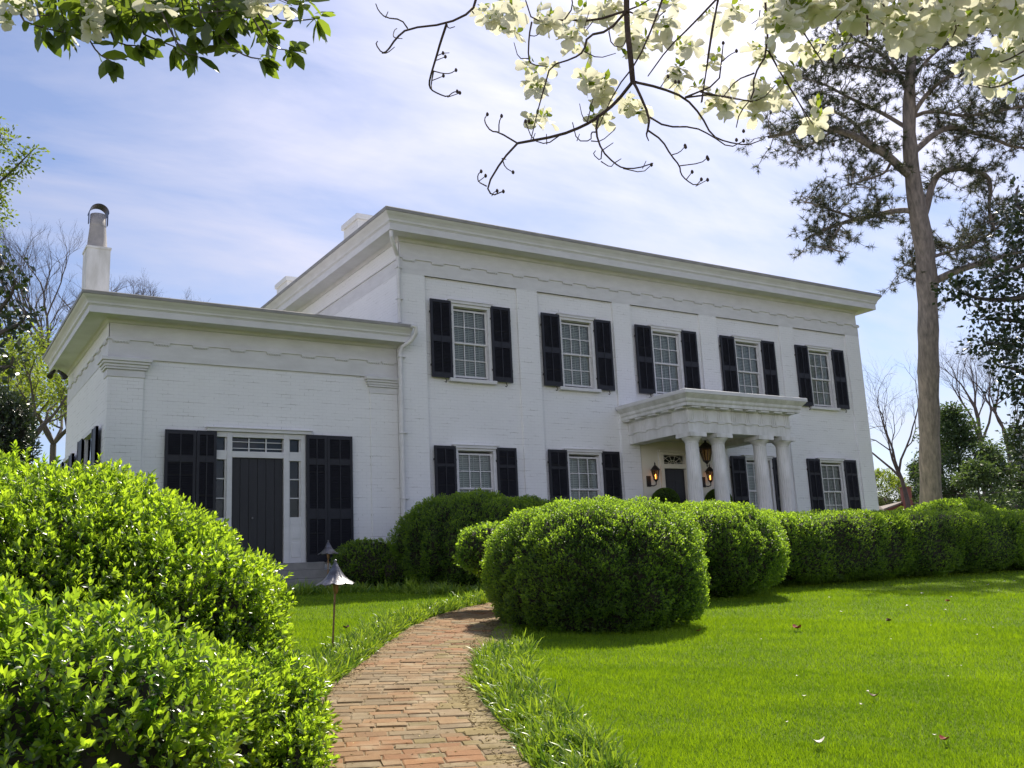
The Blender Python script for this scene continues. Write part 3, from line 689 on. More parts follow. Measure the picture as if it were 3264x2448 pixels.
# front door under the porch
fr = MB(); fr.box(DX0-.12, DX0, -.01, .2, -.1, 2.70).box(DX1, DX1+.12, -.01, .2, -.1, 2.70).box(DX0, DX1, -.01, .2, DZ, DZ+.13).box(DX0, DX1, -.01, .2, 2.62, 2.70).box(DX0-.16, DX1+.16, -.03, .06, 2.703, 2.76)
fr = fr.build('door_frame', M['cream'], house, bevel=.004)
mb = MB(); cxm = (DX0+DX1)/2
for a0, a1, r in ((0, math.pi, .12), (.0, math.pi, .27)):
    mb.tube([(cxm+r*1.35*math.cos(a), .085, DZ+.14+r*.85*math.sin(a)) for a in np.linspace(a0, a1, 13)], .008, 5)
for a in np.linspace(.25, math.pi-.25, 6):
    mb.tube([(cxm+.06*math.cos(a), .085, DZ+.14+.03*math.sin(a)), (cxm+.43*math.cos(a), .085, DZ+.14+.26*math.sin(a))], .008, 5)
mb.build('fan_tracery', M['cream'], fr)
MB().add([(DX0, .10, DZ+.12), (DX1, .10, DZ+.12), (DX1, .10, 2.63), (DX0, .10, 2.63)], [(0, 1, 2, 3)]).build('pane', M['glass'], fr)
MB().box(DX0-.05, DX1+.05, .30, .33, -.1, 2.7).build('dark_backing', M['dark'], fr)  # dark slab in place of the unlit hall
mb = MB().box(DX0+.003, DX1-.003, .08, .12, -.09, DZ-.003)
for zz0, zz1 in ((.12, .75), (.92, 1.9)):
    for xx in (DX0+.10, cxm+.04): mb.box(xx, xx+.26, .068, .081, zz0, zz1)
dr = mb.build('door', M['door'], house, bevel=.004)
mb = MB(); mb.lathe((DX1-.09, .06, .95), [(.012, -.03), (.03, -.015), (.03, .015), (.012, .03)], 10); mb.build('handle', noisy('brass', (.6, .45, .2), (.5, .36, .15), 10, .3, metal=1.0), dr)
# wall panel between the porch pilasters, warm bounce light put into its colour
MB().box(7.30, DX0-.165, yw-.012, yw+.02, -.1, 3.0).box(DX1+.165, 9.86, yw-.012, yw+.02, -.1, 3.0).box(DX0-.165, DX1+.165, yw-.012, yw+.02, 2.765, 3.0).build('warm_bounce_panel', M['cream'], house)
# porch
pc = 8.74; pl, pr, pf = 6.86, 10.62, -2.42
MB().box(pl-.15, pr+.15, pf-.25, -.002, -.62, -.10).box(pl+.2, pr-.2, pf-.62, pf-.252, -.62, -.28).build('porch_floor', M['stone'], house, bevel=.01)
mb = MB()
for sx in (pl, pr-.44): mb.box(sx, sx+.44, pf+.45, -.003, 2.872, 3.5)
mb.box(pl, pr, pf, pf+.448, 2.87, 3.5)
porch = mb.build('porch_roof', M['white_old'], house, bevel=.004)
MB().box(pl+.44, pr-.44, pf+.448, -.004, 3.02, 3.08).build('ceiling', M['cream'], porch)
P3 = [(pl, 0.0), (pl, pf), (pr, pf), (pr, 0.0)]
sweep(P3, False, [(.0, 3.15), (.032, 3.15), (.032, 3.178), (0, 3.182)], M['white_old'], 'taenia', porch)
sweep(P3, False, [(.0, 3.46), (.03, 3.47), (.05, 3.50), (.09, 3.51), (.20, 3.52), (.215, 3.52), (.215, 3.60), (.23, 3.61), (.25, 3.64), (.26, 3.70), (.31, 3.75), (.345, 3.79), (.35, 3.80), (.35, 3.81)], M['white_old'], 'cornice', porch)
sweep(P3, False, [(.34, 3.812), (.375, 3.812), (.375, 3.90), (.36, 3.915), (-.4, 3.95)], M['white'], 'porch_gutter', porch)
MB().box(pl+.2, pr-.2, pf+.2, -.005, 3.88, 3.94).build('roof_deck', M['roofmetal'], porch)
def tri(x, y, ax):
    mt = MB()
    for k in (-1, 0, 1):
        c = k*.07
        if ax == 'x': mt.box(x+c-.024, x+c+.024, y-.012, y-.0005, 3.19, 3.455)
        else: mt.box(y-.012, y-.0005, x+c-.024, x+c+.024, 3.19, 3.455)
    mt.build('triglyph', M['white_old'], porch)
def pbox(name, *a): MB().box(*a).build(name, M['white_old'], porch)
n_ = 8
for k in range(n_):
    x = pl+.13+k*(pr-pl-.26)/(n_-1); tri(x, pf, 'x'); pbox('regula', x-.12, x+.12, pf-.03, pf-.002, 3.115, 3.148); pbox('mutule', x-.15, x+.15, pf-.19, pf-.03, 3.475, 3.515)
for k in range(5):
    y = -.15+k*(pf+.28)/4.; tri(y, pl, 'y'); pbox('regula', pl-.03, pl-.002, y-.12, y+.12, 3.115, 3.148); pbox('mutule', pl-.19, pl-.03, y-.14, y+.14, 3.475, 3.515)
for i, x in enumerate((7.12, 8.04, 9.58, 10.46)):
    if i == 0:
        mb = MB(); prof = [(.195, -.10)]+[(.195-.030*(q**1.6), -.10+2.72*q) for q in np.linspace(.02, 1, 12)]
        mb.lathe((0, -2.2, 0), prof, 96, .034, 20, False)
        c0 = mb.build('column', M['white_old'], house, smooth=True)
        mb = MB(); mb.lathe((0, -2.2, 0), [(.160, 2.605), (.178, 2.62), (.178, 2.635), (.183, 2.65), (.212, 2.69), (.252, 2.73), (.262, 2.755)], 40); mb.box(-.28, .28, -2.48, -1.92, 2.757, 2.868)
        mb.build('capital', M['white_old'], c0)
        c0.location.x = x
    else: copy_tree(c0, (x-7.12, 0, 0), house)
# wing door
ent = MB()
ent.box(-4.55, -2.20, WY-.06, WY+.06, 2.835, 2.90).box(-4.57, -2.18, WY-.085, WY+.06, 2.902, 2.925)
y0, y1 = WY+.0, WY+.16
ent.box(-4.40, -4.355, y0, y1, -.02, 2.83).box(-4.11, -3.995, y0-.015, y1, -.02, 2.83).box(-2.845, -2.72, y0-.015, y1, -.02, 2.83).box(-2.44, -2.34, y0, y1, -.02, 2.83)
ent.box(-3.995, -2.845, y0-.01, y1, 2.28, 2.415).box(-3.995, -2.845, y0, y1, 2.725, 2.83)
for a, b in ((-4.355, -4.11), (-2.72, -2.44)):
    ent.box(a, b, y0, y1, 2.23, 2.43).box(a, b, y0, y1, 2.72, 2.83).box(a, b, y0+.01, y1, -.02, .98)
    ent.box(a+.05, b-.03, y0, y0+.012, .50, .86).box(a+.05, b-.03, y0, y0+.012, .10, .42)
    for zz in (1.40, 1.82): ent.box(a, b, y0+.05, y0+.09, zz-.013, zz+.013)
    ent.box(a, a+.03, y0+.04, y0+.09, .98, 2.72).box(b-.03, b, y0+.04, y0+.09, .98, 2.72)
for k in (1, 2): ent.box(-3.995+1.15*k/3-.012, -3.995+1.15*k/3+.012, y0+.05, y0+.09, 2.415, 2.725)
for zz in (2.49, 2.63): ent.box(-3.995, -2.845, y0+.055, y0+.085, zz-.009, zz+.009)
sf = ent.build('door_surround', M['white'], house, bevel=.004)
MB().add([(-4.36, y0+.10, .95), (-2.40, y0+.10, .95), (-2.40, y0+.10, 2.75), (-4.36, y0+.10, 2.75)], [(0, 1, 2, 3)]).build('pane', M['glass'], sf)
MB().box(-4.45, -2.3, WY+.32, WY+.36, -.05, 2.85).build('dark_backing', M['dark'], sf)  # dark slab painted as the wing's unlit interior
mb = MB()
for k in range(6):
    a = -3.993+k*1.146/6; mb.box(a+.003, a+1.146/6-.003, WY+.05, WY+.09, -.015, 2.277)
d2 = mb.build('door', M['door'], house, bevel=.003)
MB().lathe((-3.53, WY+.035, .97), [(.008, -.02), (.022, -.01), (.022, .01), (.008, .02)], 10).build('handle', M['zinc'], d2)
for (a, b, dy) in ((-5.412, -4.775, 0), (-4.765, -4.345, -.01), (-2.335, -1.85, -.01), (-1.84, -1.224, 0)):
    sh = shutter_mesh(b-a, -.015, 2.828, [(-.015, .15), (.93, 1.16), (2.15, 2.29), (2.74, 2.828)], y0=WY-.06+dy, x0=a, seed=int(-a*10)); sh.build('shutter', M['black'], house)
# steps
MB().box(-4.75, -2.12, -.30, WY+.20, -.19, -.025).box(-4.75, -2.10, -.58, WY+.19, -.375, -.192).box(-4.75, -2.08, -.86, WY+.18, -.75, -.377).build('door_steps', M['stone'], house, bevel=.012)
# side windows on the wing's left wall, seen edge on
for (ya, yb, zt) in ((1.30, 2.50, 2.90), (4.55, 5.55, 2.75)):
    mb = MB().box(WX-.05, WX+.02, ya-.10, ya, .7, zt).box(WX-.05, WX+.02, yb, yb+.10, .7, zt).box(WX-.09, WX+.02, ya-.14, yb+.14, zt, zt+.09).box(WX-.07, WX+.02, ya-.12, yb+.12, .62, .70)
    sw = mb.build('window', M['white'], house)
    MB().add([(WX-.02, ya, .7), (WX-.02, yb, .7), (WX-.02, yb, zt), (WX-.02, ya, zt)], [(0, 1, 2, 3)]).build('pane', M['glass'], sw)
    MB().box(WX-.012, WX-.004, ya, yb, .7, zt).build('dark_backing', M['dark'], sw)  # dark sheet on the wall stands for the unlit room
    for (a, b) in ((ya-.58, ya-.06), (yb+.06, yb+.68)):
        MB().box(WX-.11, WX-.065, a, b, .66, zt+.02).box(WX-.118, WX-.06, a, a+.06, .655, zt+.025).box(WX-.118, WX-.06, b-.06, b, .655, zt+.025).build('shutter', M['black'], house)
# downspouts
mb = MB(); r = .05
mb.tube([(-.40, -.40, 7.80), (-.40, -.40, 7.66), (-.32, -.32, 7.52), (-.10, -.085, 7.32), (-.075, -.07, 7.15), (-.075, -.07, 5.9), (-.075, -.07, 5.62)], r, 10)
for z in (7.0, 6.2): mb.box(-.14, 0.02, -.13, 0.0, z, z+.025)
mb.build('downspout', M['white'], house, smooth=False)
mb = MB()
mb.tube([(.05, -.44, 5.46), (.16, -.46, 5.44), (.19, -.42, 5.30), (.12, -.30, 5.14), (-.04, -.12, 5.0), (-.075, -.07, 4.86), (-.075, -.07, -.5)], .055, 10)
for z in (4.75, 2.9, 1.35, .3): mb.box(-.15, .05, -.14, -.002, z, z+.03)
mb.build('downspout', M['white'], house)
# lanterns
def cage(mb, c, h, rt, rb, n=6):
    for k in range(n):
        a = 2*math.pi*k/n; mb.tube([(c[0]+rt*math.cos(a), c[1]+rt*math.sin(a), c[2]+h), (c[0]+rb*math.cos(a), c[1]+rb*math.sin(a), c[2])], .009*h/.26, 5)
    for r, z in ((rt, h), (rb, 0)):
        mb.lathe((c[0], c[1], c[2]+z), [(r*.9, -.012), (r*1.12, -.008), (r*1.12, .010), (r*.9, .012)], n)
def lantern_parts(root, c, h, rt, rb):
    mb = MB(); cage(mb, c, h, rt, rb); mb.lathe((c[0], c[1], c[2]), [(.008, -.13*h/.26), (.02, -.10*h/.26), (.012, -.07*h/.26), (rb*.9, -.01)], 8); mb.build('frame', M['iron'], root)
    MB().lathe((c[0], c[1], c[2]+h), [(rt*1.22, 0), (rt*1.2, .01), (rt*.95, .045*h/.26), (rt*.55, .10*h/.26), (rt*.28, .13*h/.26), (rt*.2, .135*h/.26), (rt*.14, .16*h/.26), (rt*.22, .175*h/.26), (rt*.1, .20*h/.26), (.004, .235*h/.26)], 12).build('lamp_cap', M['iron'], root)
    MB().lathe(c, [(rb*.93, .01), (rt*.93, h-.01)], 6, cap=False).build('lamp_glass', M['lampglass'], root)
for x, lab in ((7.60, 'lit black wall lantern to the left of the front door'), (9.65, 'lit black wall lantern to the right of the front door, between two columns')):
    root = empty('wall_lantern', (x, .05, 1.95), lab, 'lantern', 'wall lanterns beside the front door')
    c = (x, -.15, 1.90); lantern_parts(root, c, .26, .115, .062)
    mb = MB(); mb.box(x-.17, x-.03, yw-.04, yw-.012, 1.72, 2.02); mb.tube([(x-.10, yw-.03, 1.82), (x-.10, yw-.07, 1.76), (x-.06, -.10, 1.73), (x, -.15, 1.76), (x, -.15, 1.80)], .016, 8); mb.build('bracket', M['iron'], root)
    MB().lathe((c[0], c[1], c[2]+.02), [(.012, 0), (.013, .05), (.019, .07), (.021, .09), (.013, .115), (.003, .135)], 12).build('bulb', M['flame'], root)
root = empty('hanging_lantern', (8.75, -1.0, 3.02), 'large unlit black lantern hanging from the porch ceiling between the left columns', 'lantern')
lantern_parts(root, (8.75, -1.0, 2.34), .34, .19, .095)
mb = MB(); mb.tube([(8.75, -1, 2.96), (8.75, -1, 3.02)], .04, 8)
for k in range(3): mb.tube([(8.75, -1, 2.65+.0), (8.75, -1, 2.98)], .010, 5)
mb.build('chain', M['iron'], root)
root = empty('floodlight', (-6.95, 5.3, 4.75), 'small twin floodlight under the far left eave of the wing', 'floodlight')
mb = MB()
for dx in (-.10, .12): mb.tube([(-6.95+dx*.3, 5.3, 5.02), (-6.95+dx, 5.25, 4.94), (-6.95+dx*1.6, 5.15, 4.82)], [.03, .05, .075], 8)
mb.build('lamp_head', M['iron'], root)

# ------------------------------------------------------------------ hedges and bushes
class Blob:
    """superellipsoid lump: centre, radii, exponent"""
    def __init__(s, c, r, n=2.4): s.c = np.array(c, float); s.r = np.array(r, float); s.n = n
    def f(s, P): return (np.abs((P-s.c)/s.r)**s.n).sum(1)**(1/s.n)
    def sample(s, n):
        D = rdirs(n); k = (np.abs(D/s.r)**s.n).sum(1)**(-1/s.n)
        # even out the sampling over the surface
        P = D*k[:, None]; g = np.sign(P)*np.abs(P/s.r)**(s.n-1)/s.r; Nn = unit(g)
        area = k**2/np.maximum((D*Nn).sum(1), .25); keep = rng.random(n) < area/area.max()
        return s.c+P[keep], Nn[keep]
    def area(s):
        a, b, c = s.r; return 4*math.pi*(((a*b)**1.6+(a*c)**1.6+(b*c)**1.6)/3)**(1/1.6)*1.1
def surface(blobs, per_m2, lump, amp, seed, zmin=None):
    PP = []; NN = []
    for b in blobs:
        P, Nn = b.sample(int(b.area()*per_m2*2.2)); want = int(b.area()*per_m2)
        P, Nn = P[:want], Nn[:want]
        ok = np.ones(len(P), bool)
        for o in blobs:
            if o is not b: ok &= o.f(P) > .97
        PP.append(P[ok]); NN.append(Nn[ok])
    P, Nn = np.vstack(PP), np.vstack(NN)
    ok = P[:, 2] > ground(P[:, 0], P[:, 1])+.02
    P, Nn = P[ok], Nn[ok]
    far = ((P-CAM)*Nn).sum(1)/np.linalg.norm(P-CAM, axis=1) > .45           # the side one never sees is kept thinner
    keep = ~far | (rng.random(len(P)) < .3)
    P, Nn = P[keep], Nn[keep]
    h = Wob(lump, seed)(P)*.6+Wob(lump*.42, seed+1)(P)*.4
    h = np.where(h < -.25, -.25+(h+.25)*1.9, h)          # creases between the shoots
    return P+Nn*(h*amp)[:, None], Nn, h
def core(blobs, k, parent, lump, amp, seed, mat=None):  # added dark body that blocks light through the foliage, not real branching
    mb = MB()
    for b in blobs:
        bm = bmesh.new(); bmesh.ops.create_icosphere(bm, subdivisions=4, radius=1)
        D = np.array([v.co[:] for v in bm.verts]); r = (np.abs(D/b.r)**b.n).sum(1)**(-1/b.n)
        P = b.c+D*r[:, None]; P = b.c+(P-b.c)*k+D*(Wob(lump, seed)(P)*amp)[:, None]
        P[:, 2] = np.maximum(P[:, 2], ground(P[:, 0], P[:, 1])-.03)
        mb.add(P, [tuple(v.index for v in f.verts) for f in bm.faces]); bm.free()
    return mb.build('dark_core', mat or M['twig'], parent, smooth=True)
def hedge(name, label, cat, blobs, per_m2, leaf, width, mat, lump=.35, amp=.05, depth=.09, tpl=LEAF_BOX, sprig=5, seed=1, tone0=.42, ck=.88, group=None, tilt=.75, rag=0.0):
    """sprigs of leaves over the lumps; each sprig fans its leaves round its own shoot"""
    b0 = blobs[0]; root = empty(name, (b0.c[0], b0.c[1], float(ground(b0.c[0], b0.c[1]))), label, cat, group)
    P, Nn, h = surface(blobs, per_m2, lump, amp, seed)
    n = len(P)
    dep = rng.uniform(0, 1, n)**1.5; gap = Wob(lump*.55, seed+5)(P)
    keep = (dep*1.0 > np.clip(gap*.9-.62, 0, .9)*1.0) | (dep > .5); P, Nn, h, dep = P[keep], Nn[keep], h[keep], dep[keep]; n = len(P)
    sh = unit(Nn*tilt+np.array([0, 0, .55])+rdirs(n)*.55)
    tall = rng.random(n) < rag
    P = P-Nn*(dep*depth)[:, None]+sh*(tall*leaf*1.3)[:, None]
    K = sprig; t = np.tile(np.linspace(0, 1, K), n)
    sr = np.repeat(sh, K, 0); side = unit(np.cross(sr, rdirs(n*K))); 
    A = unit(sr*(.45+.75*t)[:, None]+side*(1.0-.45*t)[:, None])
    Pp = np.repeat(P, K, 0)+sr*((t-.5)*leaf*1.15)[:, None]
    Nl = unit(sr+side*.1+rdirs(n*K)*.35)
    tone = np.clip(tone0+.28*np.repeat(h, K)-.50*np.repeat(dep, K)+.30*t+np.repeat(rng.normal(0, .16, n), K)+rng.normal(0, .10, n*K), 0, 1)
    ok = Pp[:, 2] > ground(Pp[:, 0], Pp[:, 1])+.01
    leaves('foliage', tpl, Pp[ok], A[ok], Nl[ok], leaf*rng.uniform(.65, 1.15, ok.sum())*(.75+.25*np.repeat(rng.random(n), K)[ok]), tone[ok], mat, root, width)
    core(blobs, ck, root, lump, amp, seed)
    return root
def gblob(x, y, rx, ry, h, n=2.6, z0=None, low=.45):
    g = float(ground(x, y)) if z0 is None else z0
    return Blob((x, y, g+h*low), (rx, ry, h*(1-low)), n)
hedge('boxwood_shrub', 'large round clipped boxwood at the bend of the brick path', 'shrub',
      [gblob(-1.75, -9.50, 1.34, 1.40, 1.66, 3.0, low=.44)], 2300, .031, 1.05, M['leaf_box'], .62, .13, .16, seed=21, sprig=5, ck=.90)
hedge('boxwood_shrub', 'rounded clipped boxwood between the round one and the long hedge', 'shrub',
      [gblob(2.55, -6.85, 1.55, 1.55, 1.62, 2.6, low=.48)], 1500, .036, 1.05, M['leaf_box'], .6, .14, .16, seed=31, ck=.90)
LH = [gblob(x, -5.75+.02*i, 2.5, 1.35+.05*math.sin(1.7*i), 1.42+.03*math.sin(2.1*i), 4.0, low=.5) for i, x in enumerate(np.arange(5.0, 19.5, 1.3))]
hedge('long_hedge', 'long clipped boxwood hedge along the back of the lawn before the porch', 'hedge', LH, 1050, .044, 1.1, M['leaf_box'], 1.1, .12, .18, seed=41, sprig=4, ck=.90)
hedge('boxwood_shrub', 'sunlit boxwood mound rising behind the long hedge near the pine trunk', 'shrub', [gblob(15.2, -3.9, 2.0, 1.3, 1.75, 2.4)], 420, .065, 1.1, M['leaf_box'], .5, .09, .16, seed=43, sprig=4)
hedge('boxwood_shrub', 'broad shaded boxwood mound in front of the main block corner', 'shrub',
      [gblob(.55, -2.2, 1.75, 1.30, 1.92, 2.3), gblob(2.1, -2.0, 1.2, 1.1, 1.85, 2.3)], 1100, .043, 1.05, M['leaf_box'], .6, .14, .16, seed=51, sprig=4)
hedge('boxwood_shrub', 'bright green boxwood tucked between the shaded mound and the round one', 'shrub',
      [Blob(at(1066, 1186, 15.2), (.62, .5, .40), 2.2)], 900, .048, 1.05, M['leaf_box'], .35, .07, .14, seed=55, sprig=4)
hedge('boxwood_shrub', 'low dark boxwood beside the stone door steps', 'shrub',
      [gblob(-1.45, -.95, .72, .6, .98, 2.3), gblob(-.75, -1.3, .6, .6, .9, 2.3)], 800, .050, 1.05, M['leaf_box'], .35, .06, .14, seed=57, sprig=4)
# the big shrubs at the left edge
BA = [Blob(at(10, 1410, 7.0), (1.80, 1.75, 1.30), 2.1), Blob(at(300, 1440, 6.7), (.93, 1.0, .93), 2.2)]
hedge('broadleaf_shrub', 'huge bright green glossy shrub left of the brick path, hiding part of the wing', 'shrub', BA, 1050, .055, .74, M['leaf_near'], .55, .13, .22, LEAF_FINE, 9, 61, .46, .86, rag=.45)
BB = [Blob(at(520, 1625, 6.2), (.50, .60, .66), 2.2), Blob(at(615, 1740, 5.8), (.23, .45, .48), 2.2), Blob(at(420, 1600, 5.6), (.45, .45, .46), 2.2)]
hedge('broadleaf_shrub', 'lower glossy shrub crowding the near left edge of the brick path', 'shrub', BB, 1250, .052, .74, M['leaf_near'], .4, .08, .2, LEAF_FINE, 9, 67, .46, .84, rag=.45)
BC = [Blob(at(95, 1660, 3.6), (.68, .60, .57), 2.2), Blob(at(-260, 1620, 3.5), (.75, .65, .55), 2.2)]
hedge('broadleaf_shrub', 'nearest glossy shrub with large shiny leaves in the bottom left corner', 'shrub', BC, 1250, .048, .80, M['leaf_near'], .35, .09, .22, LEAF_FINE, 8, 71, .40, .82, rag=.5)
# topiary balls in their planters on the porch
for (x, lab) in ((7.62, 'clipped topiary ball in a planter left of the front door'), (9.60, 'clipped topiary ball in a planter right of the front door')):
    root = empty('topiary', (x, -.45, -.10), lab, 'topiary', 'topiary balls beside the front door')
    P, Nn = Blob((x, -.45, 1.27), (.39, .39, .37), 2.0).sample(9000); n = len(P)
    leaves('foliage', LEAF_BOX, P-Nn*.02, unit(Nn+rdirs(n)*.9), rdirs(n), .035, np.clip(rng.normal(.3, .15, n), 0, 1), M['leaf_box'], root, 1.1)
    MB().lathe((x, -.45, 1.27), [(.355*math.sin(a), -.34*math.cos(a)) for a in np.linspace(.05, math.pi-.05, 14)], 24).build('dark_core', M['twig'], root)  # added dark ball, stops light passing through the topiary
    MB().lathe((x, -.45, -.10), [(.22, 0), (.22, .06), (.12, .12), (.10, .45), (.16, .56), (.24, .75), (.27, 1.02), (.34, 1.06), (.34, 1.10), (.29, 1.10), (.26, 1.04)], 28).build('planter', M['terracotta'], root, smooth=True)
# path lights: fluted bell shades on stakes
def path_light(x, y, h, lean, label, rs=1.0, rz=.88):
    z0 = float(ground(x, y)); root = empty('path_light', (x, y, z0), label, 'path light', 'path lights beside the brick path')
    tx, ty = x+lean*_R[0], y+lean*_R[1]
    MB().tube([(x, y, z0-.05), (x*.5+tx*.5, y*.5+ty*.5, z0+h*.5), (tx, ty, z0+h)], [.011, .011, .013], 8).build('stake', M['copper'], root)
    n, nf = 72, 9; prof = [(.178, .0), (.160, .018), (.118, .055), (.082, .105), (.055, .16), (.034, .215), (.020, .255), (.014, .268)]
    mb = MB(); vs = []
    for inner in (0, 1):
        for i, (r, z) in enumerate(prof):
            for j_ in range(n):
                a = 2*math.pi*j_/n; u = abs(math.sin(nf*a/2)); fl = (1-.16*(1-u)**2*(r/.178)**.5); zz = z+.022*(1-u)*(r/.178)**2-.004*inner
                vs.append((tx+rs*(r-.004*inner)*fl*math.cos(a), ty+rs*(r-.004*inner)*fl*math.sin(a), z0+h-.06+rz*zz))
    K = len(prof); fs = []
    for inner in (0, 1):
        for i in range(K-1):
            for j_ in range(n):
                q = [i*n+j_, i*n+(j_+1) % n, (i+1)*n+(j_+1) % n, (i+1)*n+j_]; q = [v+inner*K*n for v in q]
                fs.append(tuple(q if not inner else q[::-1]))
    mb.add(vs, fs); mb.build('lamp_shade', M['zinc'], root, smooth=True)
    MB().lathe((tx, ty, z0+h-.06+rz*.262), [(.020, 0), (.022, .008), (.012, .014), (.013, .022), (.018, .032), (.013, .042), (.003, .046)], 14).build('finial', M['zinc'], root, smooth=True)
    MB().lathe((tx, ty, z0+h-.16), [(.014, 0), (.03, .04), (.034, .10), (.034, .14)], 14).build('socket', M['copper'], root, smooth=True)
path_light(-5.87, -10.15, .82, .045, 'tall bell shaded metal path light on a copper stake, nearer the camera', 1.25)
path_light(-2.86, -2.35, .80, .02, 'distant bell shaded path light close to the stone door steps', 1.2)

# ------------------------------------------------------------------ trees
def grow(mb, p, d, l, r, lev, tips, rs, spread=.5, up=.12, kids=(2, 3), sides=6, seg=3, shrink=.72, rsh=.62):
    """a branch that wanders, forks and tapers; collects its tips"""
    pts = [np.array(p, float)]; d = np.array(d, float)
    for _ in range(seg):
        d = d+np.array([rs.gauss(0, .16), rs.gauss(0, .16), rs.gauss(0, .12)+up*.4]); d /= np.linalg.norm(d); pts.append(pts[-1]+d*l/seg)
    mb.tube(pts, list(np.linspace(r, r*rsh*1.05, seg+1)), max(3, sides), cap=False)
    if lev == 0:
        tips.append((pts[-1], d)); return
    n = rs.randint(*kids)
    for k in range(n):
        v = np.array([rs.gauss(0, 1), rs.gauss(0, 1), rs.gauss(0, .8)]); v -= d*(v@d); v /= np.linalg.norm(v)+1e-6
        a = spread*rs.uniform(.6, 1.3)*(0.5 if k == 0 else 1); q = d*math.cos(a)+v*math.sin(a)+np.array([0, 0, up]); q /= np.linalg.norm(q)
        j_ = seg if k == 0 else rs.choice(range(1, seg+1))
        grow(mb, pts[j_], q, l*shrink*rs.uniform(.75, 1.2), r*rsh*(1 if k == 0 else .8), lev-1, tips, rs, spread, up, kids, sides-1, seg, shrink, rsh)
def bare_tree(loc, label, trunk, lev, seed, mat=None, group=None, spread=.5, top=None, kids=(2, 3), l=None, up=.12, name='bare_tree'):
    rs = random.Random(seed); root = empty(name, loc, label, 'tree', group)
    T = [np.array(t, float) for t in trunk]; n = len(T); r0 = top
    MB_ = MB(); MB_.tube(T, list(np.linspace(r0, r0*.62, n)), 9); MB_.build('trunk', mat or M['bark_grey'], root, smooth=True)
    mb = MB(); tips = []; d = unit(T[-1]-T[-2])
    for k in range(4):
        v = np.array([math.cos(k*1.57+seed), math.sin(k*1.57+seed), 0])*.55
        grow(mb, T[-1 if k < 2 else -2], unit(d+v*(.4 if k == 0 else 1)), l or np.linalg.norm(T[-1]-T[0])*.42, r0*.5, lev, tips, rs, spread, up, kids)
    mb.build('branches', mat or M['bark_grey'], root)
    return root, tips
def clumps(name, C, n, rad, size, mat, parent, tone=.5, tpl=LEAF_MID, width=1.0, droop=0.0, flat=.8):
    """leaf clusters round a set of points"""
    C = np.array(C, float); m = len(C); off = rng.normal(size=(m*n, 3))*np.array([1, 1, flat])*rad/1.7
    P = np.repeat(C, n, 0)+off; A = unit(off)+rdirs(m*n)*.7+np.array([0, 0, -droop])
    t = np.clip(tone+.22*off[:, 2]/rad+np.repeat(rng.normal(0, .17, m), n)+rng.normal(0, .13, m*n), 0, 1)
    return leaves(name, tpl, P, A, rdirs(m*n)+np.array([0, 0, .6]), size*rng.uniform(.6, 1.2, m*n), t, mat, parent, width)
def poly(pts, d, jit=0.0):
    """traced branch: pixels -> points at about d metres, wandering in depth"""
    out = []; dd = 0.0
    for i, p in enumerate(pts):
        dd += random.uniform(-jit, jit) if i else 0
        out.append(at(p[0], p[1], (p[2] if len(p) > 2 else d)+dd))
    return out
def taper(n, a, b): return list(np.linspace(a, b, n))

